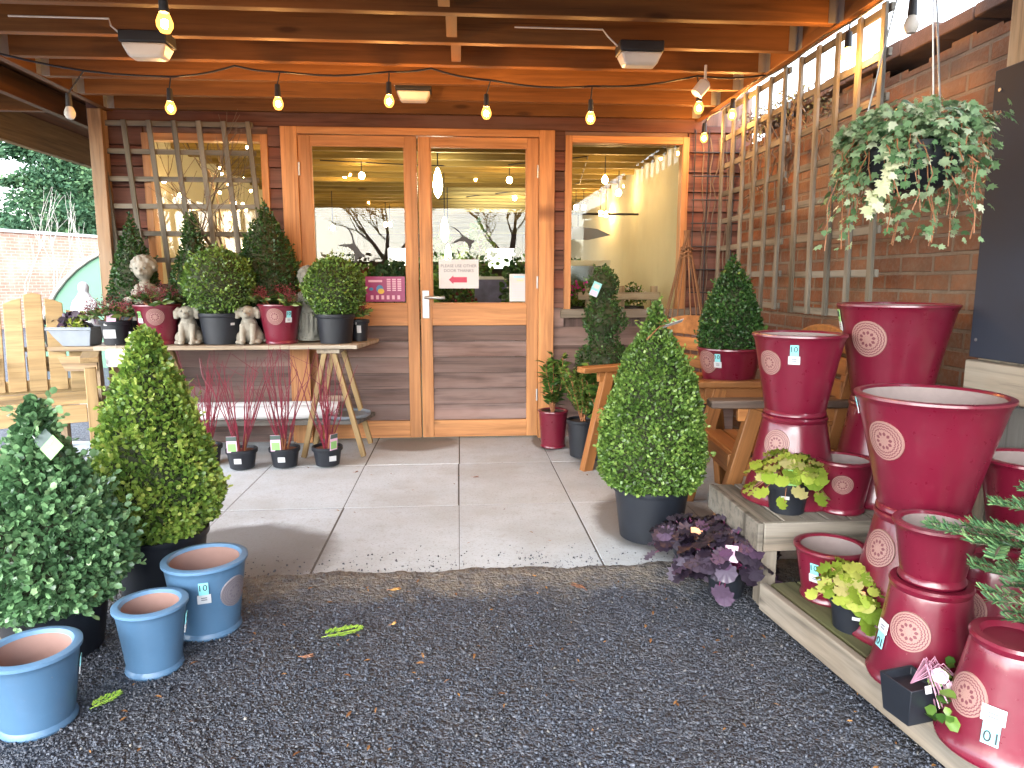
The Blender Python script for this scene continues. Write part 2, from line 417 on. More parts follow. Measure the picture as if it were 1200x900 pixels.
m_pot = plain('black_nursery_plastic', (.0085, .011, .017), .48, .15, 12, .06)
m_potg = plain('grey_planter_plastic', (.19, .22, .26), .55, .15, 12, .06)
m_soil = plain('compost', (.05, .032, .02), .95, .35, 40, .9)
m_soilr = plain('bark_mulch', (.17, .065, .03), .95, .4, 60, .9)
m_stone = plain('cast_stone', (.25, .23, .19), .85, .3, 14, .5)
m_stoned = plain('mossy_cast_stone', (.15, .15, .13), .88, .35, 14, .5)
m_white = plain('white_card', (.5, .51, .53), .5, .02)
m_teal = plain('teal_card', (.22, .58, .62), .5, .03)
m_green = plain('green_card', (.24, .5, .16), .5, .1)
m_dgreen = plain('dark_tag_card', (.06, .09, .08), .5, .1)
m_ink = plain('dark_ink', (.02, .022, .03), .6, .05)
m_inkg = plain('grey_ink', (.12, .13, .16), .6, .05)
m_redink = plain('crimson_ink', (.42, .04, .09), .6, .05)
m_pinkp = plain('magenta_poster', (.3, .03, .15), .4, .08)
m_blueink = plain('blue_ink', (.07, .25, .55), .5, .05)
m_yelink = plain('yellow_ink', (.7, .5, .08), .5, .05)
m_lilac = plain('pale_pink_card', (.72, .45, .6), .5, .1)
m_orange = plain('orange_card', (.8, .3, .12), .5, .1)
m_steel = plain('galvanised_steel', (.42, .43, .44), .4, .1, 30, .05, Metallic=.8)
m_black = plain('black_plastic', (.015, .015, .018), .5, .1)
m_board = plain('chalkboard_paint', (.015, .020, .035), .75, .22, 5, .05)
m_twig = plain('inner_twigs', (.035, .042, .018), .9, .2, 30, .5)
m_bark = plain('grey_brown_bark', (.15, .11, .08), .9, .25, 18, .7)
m_redst = plain('crimson_stem', (.16, .010, .026), .5, .2)
m_tan = plain('tan_stem', (.3, .12, .05), .6, .2)
m_sheet = plain('white_fleece_roll', (.66, .66, .67), .8, .05, 5, .3)
m_cream = plain('cream_wall_paint', (.5, .47, .34), .8, .06, 3, .05)
m_ifloor = plain('shop_floor', (.3, .27, .23), .5, .1)
m_ijoist = wood('shop_rafter', (.34, .25, .075), (.16, .1, .03), None, .7, .5, .2)
m_lens = plain('frosted_lens', (.62, .58, .52), .35, .05)
m_polyt = plain('green_tunnel_cover', (.055, .15, .09), .6, .12, 3, .1)
m_bulb = emit('warm_filament_glow', (1.0, .52, .17), 480)
t = NT('amber_bulb_glass'); e_ = t.n('ShaderNodeEmission', None, Color=(1, .42, .07, 1), Strength=.55).outputs[0]; tr_ = t.n('ShaderNodeBsdfTransparent', None, Color=(1, .9, .75, 1)).outputs[0]
mx = t.n('ShaderNodeMixShader'); t.set(mx, 0, .62); t.set(mx, 1, tr_); t.set(mx, 2, e_); m_globe = t.end(mx.outputs[0])
m_bulbi = emit('warm_shop_glow', (1.0, .6, .26), 30)
m_pend = emit('shop_lamp_glow', (1.0, .86, .6), 14)
m_fairy = emit('fairy_glow', (1.0, .62, .28), 22)
m_tube = emit('shop_tube_glow', (1.0, .86, .55), 4)
m_box = leafmat('box_leaf', [(0, (.035, .072, .016)), (.4, (.10, .195, .036)), (.7, (.20, .33, .065)), (1, (.35, .48, .12))], .36, .22, .5)
m_boxy = leafmat('golden_box_leaf', [(0, (.05, .11, .022)), (.35, (.16, .28, .045)), (.65, (.33, .46, .08)), (1, (.55, .6, .15))], .38, .25, .5)
m_boxb = leafmat('cool_box_leaf', [(0, (.04, .09, .04)), (.4, (.11, .235, .10)), (.75, (.21, .38, .17)), (1, (.36, .53, .27))], .32, .2, .55)
m_boxd = leafmat('dark_box_leaf', [(0, (.010, .034, .009)), (.45, (.03, .085, .02)), (.8, (.065, .15, .034)), (1, (.14, .25, .06))], .4, .18, .45)
m_laurel = leafmat('shrub_leaf', [(0, (.02, .06, .012)), (.5, (.06, .15, .025)), (1, (.2, .32, .06))], .32, .25, .5)
m_skim = leafmat('skimmia_leaf', [(0, (.02, .05, .012)), (.5, (.06, .13, .03)), (1, (.2, .26, .06))], .35, .2, .5)
m_bud = leafmat('red_bud', [(0, (.05, .008, .012)), (.5, (.16, .018, .025)), (1, (.33, .06, .07))], .5, .05, .4)
m_lime = leafmat('lime_leaf', [(0, (.17, .27, .03)), (.5, (.33, .43, .05)), (.85, (.5, .54, .11)), (1, (.55, .46, .22))], .45, .35, .4)
m_purp = leafmat('plum_leaf', [(0, (.012, .008, .016)), (.45, (.040, .030, .046)), (.8, (.10, .08, .115)), (1, (.11, .05, .11))], .3, .12, .55)
m_ivy = leafmat('ivy_leaf', [(0, (.04, .10, .04)), (.35, (.12, .24, .10)), (.6, (.24, .37, .19)), (.8, (.42, .52, .32)), (1, (.62, .66, .48))], .42, .25, .4)
m_ivyw = leafmat('cream_ivy_leaf', [(0, (.5, .56, .3)), (1, (.82, .8, .6))], .45, .3, .4)
m_fir = leafmat('fir_needle', [(0, (.03, .09, .04)), (.5, (.08, .20, .085)), (1, (.22, .36, .14))], .45, .2, .4)
m_conif = leafmat('conifer_spray', [(0, (.016, .05, .026)), (.5, (.036, .088, .042)), (1, (.08, .145, .06))], .7, .15, .2)
m_petal = leafmat('pale_petal', [(0, (.62, .42, .5)), (1, (.85, .76, .78))], .5, .35, .3)
m_mag = leafmat('magenta_petal', [(0, (.45, .02, .26)), (1, (.75, .07, .48))], .5, .25, .3)
m_dead = leafmat('dry_leaf', [(0, (.14, .06, .025)), (1, (.42, .22, .08))], .7, .2, .2)
m_pet2 = leafmat('fallen_green', [(0, (.2, .42, .05)), (1, (.5, .65, .12))], .6, .2, .2)
m_bare = plain('pale_birch_bark', (.34, .31, .28), .8, .15)
m_bwall = brick('old_orange_brick', 'YZ', (.225, .09, .042), (.135, .055, .033), (.18, .15, .12), .235, .083, .010, (.10, .06, .04), .8, (.2, .15, .11))
m_fwall = brick('far_pink_brick', 'XZ', (.46, .20, .14), (.36, .15, .1), (.45, .38, .32), .23, .08, .01, (.3, .18, .13), .5, (.5, .4, .33))
m_cope = plain('stone_coping', (.5, .5, .48), .8, .1)

def glass(name, refl):
    t = NT(name); lw = t.n('ShaderNodeLayerWeight', None, Blend=.35).outputs['Fresnel']
    f = t.math('ADD', t.math('MULTIPLY', lw, .42), refl, True)
    g = t.n('ShaderNodeBsdfGlossy', None, Color=(1, 1, 1, 1), Roughness=.004).outputs[0]
    tr = t.n('ShaderNodeBsdfTransparent', None, Color=(.96, .98, .96, 1)).outputs[0]
    m = t.n('ShaderNodeMixShader'); t.set(m, 0, f); t.set(m, 1, tr); t.set(m, 2, g); return t.end(m.outputs[0])
m_glass = glass('window_glass', .0)

def m_gravel_():
    t = NT('dark_gravel'); o = t.obj()
    def cell(sc_):
        v = t.n('ShaderNodeTexVoronoi'); t.set(v, 'Scale', sc_); t.set(v, 'Vector', o); return v
    v1 = cell(75); v2 = cell(150); v3 = cell(38)
    g1 = t.n('ShaderNodeRGBToBW', None, Color=v1.outputs['Color']).outputs[0]
    big = t.noise(o, 1.3, 5, .6); mid = t.noise(o, 6, 5, .6)
    col = t.ramp(g1, [(.1, (.022, .027, .040)), (.45, (.046, .055, .077)), (.75, (.080, .092, .12)), (.95, (.14, .15, .175))])
    col = t.mix(t.math('MULTIPLY', t.ramp(mid, [(.42, (0, 0, 0)), (.72, (1, 1, 1))]), .45), col, (.058, .052, .046))
    col = t.mix(t.math('MULTIPLY', t.ramp(big, [(.4, (0, 0, 0)), (.7, (1, 1, 1))]), .35), col, (.016, .017, .020))
    s = t.n('ShaderNodeSeparateXYZ', None, Vector=o)
    # sandy silt washed along the front of the slabs
    yy = t.math('ADD', s.outputs['Y'], t.math('MULTIPLY', t.math('SUBTRACT', mid, .5), .55))
    b = t.math('MULTIPLY', t.math('SUBTRACT', yy, 2.50), 5.0, True)
    n4 = t.noise(o, 24, 4); b = t.math('MULTIPLY', b, t.ramp(n4, [(.3, (.25, .25, .25)), (.7, (.95, .95, .95))]))
    far = t.math('LESS_THAN', s.outputs['Y'], 2.9)
    col = t.mix(t.math('MULTIPLY', b, far), col, (.21, .185, .15))
    h = t.math('ADD', t.math('SUBTRACT', 1.0, v1.outputs['Distance']), t.math('MULTIPLY', v2.outputs['Distance'], -.6))
    h = t.math('ADD', h, t.math('MULTIPLY', v3.outputs['Distance'], -.8))
    rg = t.math('SUBTRACT', .72, t.math('MULTIPLY', g1, .25))
    return t.end(t.pr(col, rg, t.bump(h, 1.0, .012), Specular_IOR_Level=.5))
m_gravel = m_gravel_()
def m_slab_():
    t = NT('concrete_slab'); o = t.obj(); r = t.attr('rnd')
    n1 = t.noise(o, 5, 6, .6); n2 = t.noise(o, 90, 4, .7); n3 = t.noise(o, 1.8, 4)
    col = t.mix(n1, (.40, .445, .48), (.56, .615, .665))
    col = t.mix(t.math('MULTIPLY', t.ramp(n2, [(.52, (0, 0, 0)), (.7, (1, 1, 1))]), .6), col, (.25, .245, .235))
    col = t.mix(t.math('MULTIPLY', r, .22), col, (.32, .315, .305))
    col = t.mix(t.math('MULTIPLY', t.ramp(n3, [(.45, (0, 0, 0)), (.7, (1, 1, 1))]), .55), col, (.31, .30, .28))
    n6 = t.noise(o, 14, 6, .75); col = t.mix(t.math('MULTIPLY', t.ramp(n6, [(.56, (0, 0, 0)), (.7, (1, 1, 1))]), .4), col, (.27, .255, .235))
    vs = t.n('ShaderNodeTexVoronoi', None, Scale=34.0, Vector=o); spk = t.math('LESS_THAN', vs.outputs['Distance'], .09); col = t.mix(t.math('MULTIPLY', spk, .6), col, (.12, .11, .1))
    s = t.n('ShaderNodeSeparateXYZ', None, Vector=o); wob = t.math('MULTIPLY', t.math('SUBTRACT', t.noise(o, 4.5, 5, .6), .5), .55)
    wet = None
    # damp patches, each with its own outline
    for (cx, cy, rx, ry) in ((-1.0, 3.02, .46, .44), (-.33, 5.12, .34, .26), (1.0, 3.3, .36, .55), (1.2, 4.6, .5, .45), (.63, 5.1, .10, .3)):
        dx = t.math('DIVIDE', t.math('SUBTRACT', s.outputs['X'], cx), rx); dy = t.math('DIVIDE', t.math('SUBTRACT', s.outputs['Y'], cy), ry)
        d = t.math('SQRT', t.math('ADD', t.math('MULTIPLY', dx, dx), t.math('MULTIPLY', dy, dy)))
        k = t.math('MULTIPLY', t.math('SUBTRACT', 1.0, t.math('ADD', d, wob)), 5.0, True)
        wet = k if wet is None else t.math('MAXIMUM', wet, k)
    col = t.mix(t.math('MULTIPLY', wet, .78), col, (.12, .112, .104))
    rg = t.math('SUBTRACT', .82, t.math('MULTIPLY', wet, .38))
    return t.end(t.pr(col, rg, t.bump(t.math('ADD', n2, t.math('MULTIPLY', n1, .6)), .25, .004), Specular_IOR_Level=.35))
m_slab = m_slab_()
def m_pebble_():
    t = NT('loose_chippings'); r = t.attr('rnd'); n = t.noise(t.obj(), 90, 3); pt = t.noise(t.obj(), 2.2, 5, .65); pt2 = t.noise(t.scale(t.obj(), (1, 1, 1), (7, 3, 0)), 5, 4)
    col = t.ramp(r, [(0, (.022, .027, .040)), (.4, (.046, .055, .076)), (.8, (.076, .088, .115)), (.96, (.10, .112, .14)), (.995, (.13, .125, .115)), (1, (.3, .28, .25))])
    col = t.mix(t.math('MULTIPLY', n, .4), col, (.035, .04, .05))
    col = t.mix(t.math('MULTIPLY', t.ramp(pt, [(.48, (0, 0, 0)), (.66, (1, 1, 1))]), .55), col, (.075, .07, .066))
    col = t.mix(t.math('MULTIPLY', t.ramp(pt2, [(.52, (0, 0, 0)), (.7, (1, 1, 1))]), .55), col, (.02, .023, .03))
    return t.end(t.pr(col, t.math('SUBTRACT', .62, t.math('MULTIPLY', n, .2)), None, Specular_IOR_Level=.5))
m_pebble = m_pebble_()

# ---------------------------------------------------------------- ground, paving, far setting
me = MB().add([(-300, -300, 0), (300, -300, 0), (300, 400, 0), (-300, 400, 0)], [(0, 1, 2, 3)]).build('ground', m_gravel)
tag(me, kind='structure')
mb = MB(); X0 = -.008; xs = [X0+.612*k for k in range(-5, 4)]; ys = [2.765, 3.645, 4.52, 5.40]
for i in range(len(xs)-1):
    for j in range(3):
        g = .003; jx = rng.normal(0, .002); zt = .009+rng.normal(0, .0012)
        mb.box(xs[i]+g+jx, xs[i+1]-g+jx, ys[j]+g, ys[j+1]-g, -.03, zt)
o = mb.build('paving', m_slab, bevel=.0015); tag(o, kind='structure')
mb = MB().box(-2.52, -2.5, 2.78, 5.4, -.02, .0075).box(xs[0]+.03, xs[-1]-.03, 2.79, 5.39, -.02, .0068)
o = mb.build('pavement_joints', plain('dirty_joint_sand', (.09, .08, .07), .95, .3, 30, .4)); tag(o, kind='structure')

mb = MB(); xx = np.linspace(-2.5, 2.2, 236); v = []
for i, x in enumerate(xx):
    e = .012*math.sin(x*9)+.010*math.sin(x*23+1)+rng.uniform(-.008, .008)
    v += [(x, 2.50, .0005), (x, 2.66, .006), (x, 2.745, .0118), (x, 2.782+e, .0128), (x, 2.790+e, .0085)]
f = []
for i in range(len(xx)-1):
    for k in range(4): f.append((i*5+k, (i+1)*5+k, (i+1)*5+k+1, i*5+k+1))
o = mb.add(v, f).build('silt', m_gravel, ang=80); tag(o, kind='structure')
# loose chippings and litter lying on the gravel
n = 62000
P = np.stack([rng.uniform(-2.0, 1.75, n), rng.beta(1.0, 1.5, n)*2.0+.78, rng.uniform(.000, .006, n)], 1)
keep = ~((P[:, 1] > 2.76))
P = P[keep]; keep2 = rng.random(len(P)) > np.clip((P[:, 1]-2.45)*2.6, 0, .8); P = P[keep2]; n = len(P)
cv = np.array([(x, y, z) for x in (-.5, .5) for y in (-.5, .5) for z in (-.4, .4)])*np.array([1, .8, .7])
cf = [(0, 1, 3, 2), (4, 6, 7, 5), (0, 4, 5, 1), (2, 3, 7, 6), (0, 2, 6, 4), (1, 5, 7, 3)]
cv = cv+rng.uniform(-.16, .16, cv.shape)
o = scatter('loose_chippings', P, rng.normal(size=(n, 3)), np.clip(rng.lognormal(-5.45, .42, n), .0025, .012), (cv, cf), m_pebble, None)
tag(o, kind='stuff')
n = 700
P = np.stack([rng.uniform(-1.6, 1.3, n), 2.765+np.abs(rng.normal(0, .10, n)), np.full(n, .011)], 1)
o = scatter('paving_grit', P, rng.normal(size=(n, 3)), np.clip(rng.lognormal(-5.6, .4, n), .002, .008), (cv, cf), m_pebble, None)
tag(o, kind='stuff')
n = 260
P = np.stack([rng.uniform(-1.7, 1.2, n), rng.uniform(.9, 2.76, n), rng.uniform(.008, .012, n)], 1)
k = 26; P = np.concatenate([P, np.stack([rng.uniform(-1.6, 1.2, k), rng.uniform(2.8, 5.1, k), np.full(k, .0135)], 1)]); n += k
o = scatter('leaf_litter', P, np.concatenate([rng.normal(size=(n, 2)), rng.normal(size=(n, 1))*.15], 1), rng.uniform(.008, .028, n), LONG, m_dead, None, N=np.tile([0, 0, 1.], (n, 1))+rng.normal(size=(n, 3))*.25)
tag(o, kind='stuff')

# ---------------------------------------------------------------- camera, sun, sky
cam = bpy.data.cameras.new('camera'); co = bpy.data.objects.new('camera', cam); C.objects.link(co)
co.location = (0, 0, HC); co.rotation_euler = (PI/2-PITCH, 0, -YAW)
cam.sensor_width = 36; cam.lens = 36*FPX/1200; cam.clip_end = 2000; cam.clip_start = .02
sc.camera = co
w = bpy.data.worlds.new('World'); sc.world = w; w.use_nodes = True
nt = w.node_tree; bg = nt.nodes['Background']
SUN_EL, SUN_AZ = 36, 205          # overcast: broad, weak sun from behind and left of the camera
sk = nt.nodes.new('ShaderNodeTexSky'); sk.sky_type = 'NISHITA'; sk.sun_disc = False
sk.sun_elevation = R(SUN_EL); sk.sun_rotation = R(SUN_AZ); sk.dust_density = 1.2; sk.air_density = 1.2; sk.altitude = 60
hs = nt.nodes.new('ShaderNodeHueSaturation'); hs.inputs['Saturation'].default_value = .5
nt.links.new(sk.outputs[0], hs.inputs['Color']); nt.links.new(hs.outputs[0], bg.inputs['Color'])
bg.inputs['Strength'].default_value = .15
sl = bpy.data.lights.new('sun', 'SUN'); so = bpy.data.objects.new('sun', sl); C.objects.link(so)
sl.energy = 1.0; sl.angle = R(90); sl.color = (1, .98, .95)
az = R(SUN_AZ); sd = Vector((math.sin(az)*math.cos(R(SUN_EL)), math.cos(az)*math.cos(R(SUN_EL)), math.sin(R(SUN_EL))))
so.rotation_euler = sd.to_track_quat('Z', 'Y').to_euler(); so.location = (0, -5, 12)
sc.view_settings.view_transform = 'Standard'; sc.view_settings.look = 'None'; sc.view_settings.gamma = 1
sc.view_settings.exposure = 3.38
sc.render.engine = 'CYCLES'
try:
    sc.cycles.max_bounces = 8; sc.cycles.transparent_max_bounces = 8; sc.cycles.sample_clamp_indirect = 6
except Exception: pass

# ---------------------------------------------------------------- the shop
YW = 5.30; ZT = 2.36
shop = thing('garden_shop', 'timber clad garden shop with glazed double doors and two windows under the canopy', 'shop', (0, YW, 0))
so_ = woff(shop)
# openings in the front wall: (x0,x1,z0,z1)
OPEN = [(-2.20, -1.34, .98, 2.23), (-1.245, .71, .0, 2.285), (.79, 1.715, .96, 2.255)]
def boards(z0, z1, mat_sel):
    mb = MB(); z = z0
    while z < z1-.01:
        zt = min(z+.143, z1); cuts = [(-2.52, 2.2)]
        for (a, b, c, d) in OPEN:
            if zt > c+.01 and z < d-.01:
                nc = []
                for (p, q) in cuts:
                    if b <= p or a >= q: nc.append((p, q)); continue
                    if a > p: nc.append((p, a))
                    if b < q: nc.append((b, q))
                cuts = nc
        for (p, q) in cuts:
            rr = random.random()
            v = [(p, YW-.034, z+.005), (q, YW-.034, z+.005), (q, YW-.010, zt), (p, YW-.010, zt), (p, YW+.01, z+.005), (q, YW+.01, z+.005), (q, YW+.01, zt), (p, YW+.01, zt)]
            g = [(x-(p+q)/2, zz-z, y-YW) for x, y, zz in v]
            mb.add(v, [(0, 1, 2, 3), (5, 4, 7, 6), (0, 4, 5, 1), (3, 2, 6, 7), (0, 3, 7, 4), (1, 5, 6, 2)], g, rr)
        z = zt
    return mb
boards(.0, 1.0, 0).build('lower_cladding', m_cladw, shop, so_)
boards(1.0, 2.34, 1).build('cladding', m_clad, shop, so_)
MB().box(-2.55, 1.8, YW-.045, YW-.0265, 2.285, 2.45).build('fascia', m_clad, shop, so_, .003)
# structural core behind the boards
mb = MB()
def core(x0, x1, z0, z1): mb.box(x0, x1, YW+.012, YW+.10, z0, z1)
core(-2.52, -2.20, 0, 2.6); core(-1.34, -1.25, 0, 2.6); core(.715, .79, 0, 2.6); core(1.72, 2.2, 0, 2.6)
core(-2.199, -1.341, 0, .97); core(-2.199, -1.341, 2.24, 2.6); core(-1.249, .714, 2.29, 2.6); core(.791, 1.719, 0, .95); core(.791, 1.719, 2.26, 2.6)
mb.build('wall_lining', m_cladw, shop, so_)
# door frame
mb = MB()
mb.box(-1.245, -1.13, YW-.06, YW+.06, .01, 2.285); mb.box(.595, .71, YW-.06, YW+.06, .01, 2.285); mb.box(-1.13, .595, YW-.06, YW+.06, 2.235, 2.285)
mb.build('door_frame', m_door, shop, so_, .004)
def door(x0, x1, hside):
    d = MB(); y0, y1 = YW-.045, YW+.005; st = .085
    d.box(x0, x0+st, y0, y1, .025, 2.23); d.box(x1-st, x1, y0, y1, .025, 2.23)
    d.box(x0+st, x1-st, y0+.002, y1, 2.165, 2.23); d.box(x0+st, x1-st, y0+.002, y1, .875, 1.035); d.box(x0+st, x1-st, y0+.002, y1, .025, .155)
    p = d.build('door', m_door, shop, so_, .003)
    MB().box(x0+st, x1-st, YW-.02, YW-.014, 1.035, 2.165).build('glass_pane', m_glass, p)
    q = MB(); z = .155
    while z < .87:
        zt = min(z+.12, .875); rr = random.random()
        a, b = x0+st, x1-st
        v = [(a, YW-.036, z+.005), (b, YW-.036, z+.005), (b, YW-.016, zt), (a, YW-.016, zt), (a, YW, z+.005), (b, YW, z+.005), (b, YW, zt), (a, YW, zt)]
        q.add(v, [(0, 1, 2, 3), (5, 4, 7, 6), (0, 4, 5, 1), (3, 2, 6, 7), (0, 3, 7, 4), (1, 5, 6, 2)], [(x-(a+b)/2, zz-z, y-YW) for x, y, zz in v], rr); z = zt
    q.build('lower_panel', m_cladw, p)
    bd = MB()
    for zz in (1.035, 2.155): bd.box(x0+st, x1-st, YW-.038, YW-.022, zz, zz+.01)
    for xx in (x0+st, x1-st-.01): bd.box(xx, xx+.01, YW-.038, YW-.022, 1.045, 2.155)
    bd.build('glazing_bead', m_door, p)
    hx = x0+.0 if hside < 0 else x1-.012
    for zz in (.3, 1.15, 1.95): MB().tube([(hx+.006, YW-.052, zz), (hx+.006, YW-.052, zz+.09)], .007, 8).build('hinge', m_steel, p)
    return p
dl = door(-1.128, -.292, -1); dr = door(-.282, .593, 1)
h = MB(); h.box(-.268, -.218, YW-.053, YW-.0455, .93, 1.135)
h.tube([(-.243, YW-.053, 1.085), (-.243, YW-.10, 1.085), (-.22, YW-.105, 1.085), (-.10, YW-.105, 1.082)], .011, 10)
h.build('handle', m_steel, dr, None, .002)
def window(x0, x1, z0, z1, sill):
    f = MB(); w_ = .05
    f.box(x0, x0+w_, YW-.04, YW+.05, z0, z1); f.box(x1-w_, x1, YW-.04, YW+.05, z0, z1); f.box(x0+w_, x1-w_, YW-.038, YW+.05, z1-w_, z1); f.box(x0+w_, x1-w_, YW-.038, YW+.05, z0, z0+.03)
    p = f.build('window', m_door, shop, so_, .003)
    MB().box(x0+w_, x1-w_, YW-.01, YW-.004, z0+.03, z1-w_).build('pane', m_glass, p)
    if sill: MB().box(x0-.03, x1+.03, YW-.085, YW-.041, z0-.03, z0+.035).build('sill', m_pallet, p, None, .004)
window(*OPEN[0], True); window(*OPEN[2], True)
# interior
YB = 17.5
MB().box(-2.5, 1.9, YW+.10, YB, -.05, .015).build('shop_floor', m_ifloor, shop, so_)
MB().box(1.86, 1.95, YW+.101, YB-.01, .015, 2.6).box(-2.5, -2.42, YW+.101, YB-.01, .015, 2.6).build('interior_wall', m_cream, shop, so_)
mb = MB().box(-2.42, -1.7, YB-.1, YB, .016, 2.6).box(1.42, 1.86, YB-.1, YB, .016, 2.6).box(-1.7, 1.42, YB-.1, YB, 2.0, 2.6).box(-1.7, 1.42, YB-.1, YB, .016, 1.52).box(-1.25, .67, YB-.1, YB, 1.52, 2.0)
mb.build('rear_wall', m_cladw, shop, so_)
mb = MB()
y = YW+.3
while y < YB-.2:
    mb.box(-2.42, 1.86, y, y+.05, 2.32, 2.5); y += .38
mb.build('interior_rafters', m_ijoist, shop, so_)
MB().box(-2.6, 2.2, YW+.101, 8.6, 2.61, 2.68).box(-2.6, 2.2, 11.6, YB+.2, 2.61, 2.68).box(-2.6, -.1, 8.6, 11.6, 2.61, 2.68).box(.95, 2.2, 8.6, 11.6, 2.61, 2.68).build('shop_roof', m_deck, shop, so_)
MB().box(-2.42, 1.86, YW+.102, 8.6, 2.55, 2.6).box(-2.42, 1.86, 11.6, YB-.11, 2.55, 2.6).box(-2.42, -.1, 8.6, 11.6, 2.55, 2.6).box(.95, 1.86, 8.6, 11.6, 2.55, 2.6).build('ceiling_boards', m_ijoist, shop, so_)
mb = MB().box(-2.52, -2.501, YW+.1, YB, 0, 2.6)
mb.build('side_cladding', m_cladw, shop, so_)
# lamps inside
ps = []
for (yy, zz) in ((6.6, 1.9), (7.6, 1.8), (8.8, 1.72)):
    pl = thing('pendant_lamp', {6.6: 'nearest long glowing pendant lamp behind the right door glass', 7.6: 'middle glowing pendant lamp behind the right door glass', 8.8: 'farthest glowing pendant lamp behind the right door glass'}[yy], 'lamp', (atY(512, 200, yy).x, yy, zz), 0, 'pendant lamps inside the shop')
    if True:
        pl.location.x = {6.6: atY(513, 215, 6.6).x, 7.6: atY(521, 270, 7.6).x, 8.8: atY(525, 300, 8.8).x}[yy]
        pl.location.z = {6.6: atY(513, 215, 6.6).z, 7.6: atY(521, 270, 7.6).z, 8.8: atY(525, 300, 8.8).z}[yy]
    MB().lathe([(0, -.13), (.03, -.09), (.042, -.02), (.034, .06), (.012, .13), (0, .14)], 14).build('bulb', m_pend, pl)
    MB().tube([(0, 0, .14), (0, 0, 2.5-pl.location.z)], .006, 6).build('cord', m_black, pl)
ip = [(424, 206, 7.0), (597, 211, 7.2), (404, 205, 8), (390, 267, 9.3), (452, 263, 10.5), (457, 263, 10.6), (603, 232, 9.5), (709, 211, 6.6), (725, 226, 7.4), (675, 243, 9), (684, 243, 9), (704, 250, 8.5), (710, 251, 8.6)]
il = thing('shop_string_light', 'string of small warm bulbs hung from the rafters inside the shop', 'string light', (0, 8, 2.32))
cb = MB()
for (px, py, yy) in ip:
    p = atY(px, py, yy); q = p+woff(il)
    MB().ell(q, (.028, .028, .034), 10, 7).build('bulb', m_bulbi, il)
    cb.tube([q+Vector((0, 0, .03)), q+Vector((0, 0, max(.08, .02-q.z)))], .005, 5)
cb.tube([(-1.3, -1.0, .02), (-.3, -.9, .0), (.4, -.8, .02), (1.2, -1.4, .02), (1.4, .2, .0), (.9, 1, .02), (-.5, 2.4, .02)], .006, 5)
cb.build('cable', m_black, il)
for k, (xx, yy) in enumerate(()):
    tl = thing('strip_light', ['glowing strip light under the rafters behind the left door glass', 'glowing strip light under the rafters behind the right door glass'][k], 'lamp', (xx, yy, 2.3), 0, 'strip lights inside the shop')
    MB().box(-.62, .62, -.04, .04, -.03, .0).build('diffuser', m_tube, tl); MB().box(-.65, .65, -.05, .05, .001, .03).build('housing', m_white, tl)

# ---------------------------------------------------------------- canopy
can = thing('timber_canopy', 'open timber canopy of orange joists over the shop entrance', 'canopy', (-2.46, 5.2, 0))
cw = woff(can)
JZ = 2.37
ylist = [5.18, 4.80, 4.42, 4.05, 3.68, 3.29, 2.91, 2.53, 2.15, 1.77, 1.39, 1.0, .62, .24, -.14, -.52]
for y in ylist:
    MB().box(-2.37, 1.745, y, y+.047, JZ, JZ+.15).build('joist', m_joist, can, cw, .003)
MB().box(1.747, 1.795, -.8, 5.27, JZ-.005, JZ+.16).build('ledger_beam', m_joist, can, cw, .003)
MB().box(-2.42, -2.372, -.8, 5.27, JZ-.005, JZ+.16).build('ledger_beam', m_joist, can, cw, .003)
MB().box(-2.85, -2.80, -.8, 6.2, JZ-.002, JZ+.15).build('ledger_beam', m_joist, can, cw, .003)
MB().box(-3.50, -3.44, -.8, 9.0, JZ-.10, JZ+.16).build('fascia_beam', wood('eaves_timber', (.36, .23, .09), (.2, .11, .04), None, .7, .7, .15), can, cw, .004)
for y in (5.3, 3.6, 1.9, .2): MB().box(-3.438, -2.852, y, y+.05, JZ, JZ+.15).build('outrigger', m_joist, can, cw, .003)
for (x, y) in ((-.05, 2.91), (-.02, 3.29), (.0, 3.68), (-.03, 2.15)):
    MB().box(x-.025, x+.025, y+.0475, y+.33, JZ+.005, JZ+.145).build('noggin', m_joist, can, cw)
MB().box(-.06, 0, .29, 1.0, JZ+.02, JZ+.14).build('noggin', m_joist, can, cw)
MB().box(-3.55, 1.9, -.85, 5.295, JZ+.163, JZ+.185).box(-3.55, -2.56, 5.296, 9.0, JZ+.163, JZ+.185).build('roof_deck', m_deck, can, cw)  # front end stretched unseen past the camera, to cut light on the foreground
MB().box(-3.55, 1.9, -.9, -.851, JZ-.02, JZ+.2).build('front_fascia', m_post, can, cw)
for y in ylist:
  for sd_ in (0, 1):
    hg = MB()
    if sd_: hg.box(1.700, 1.7462, y-.003, y-.0005, JZ, JZ+.12).box(1.745, 1.7468, y-.05, y-.003, JZ, JZ+.12)
    else: hg.box(-2.3715, -2.325, y-.003, y-.0005, JZ, JZ+.12).box(-2.3718, -2.370, y-.05, y-.003, JZ, JZ+.12)
    hg.build('joist_hanger', m_steel, can, cw)
if False:
  for y in ylist:
    hg.box(1.700, 1.7462, y-.003, y-.0005, JZ, JZ+.12); hg.box(-2.3715, -2.325, y-.003, y-.0005, JZ, JZ+.12)
MB().box(-2.50, -2.41, 5.16, 5.25, .02, JZ-.006).build('post', m_post, can, cw, .004)
MB().box(1.93, 2.03, 2.36, 2.46, 0, JZ+.16).build('post', m_table, can, cw, .004)
MB().box(-3.50, -3.41, .1, .19, 0, JZ-.105).build('post', m_post, can, cw, .004)

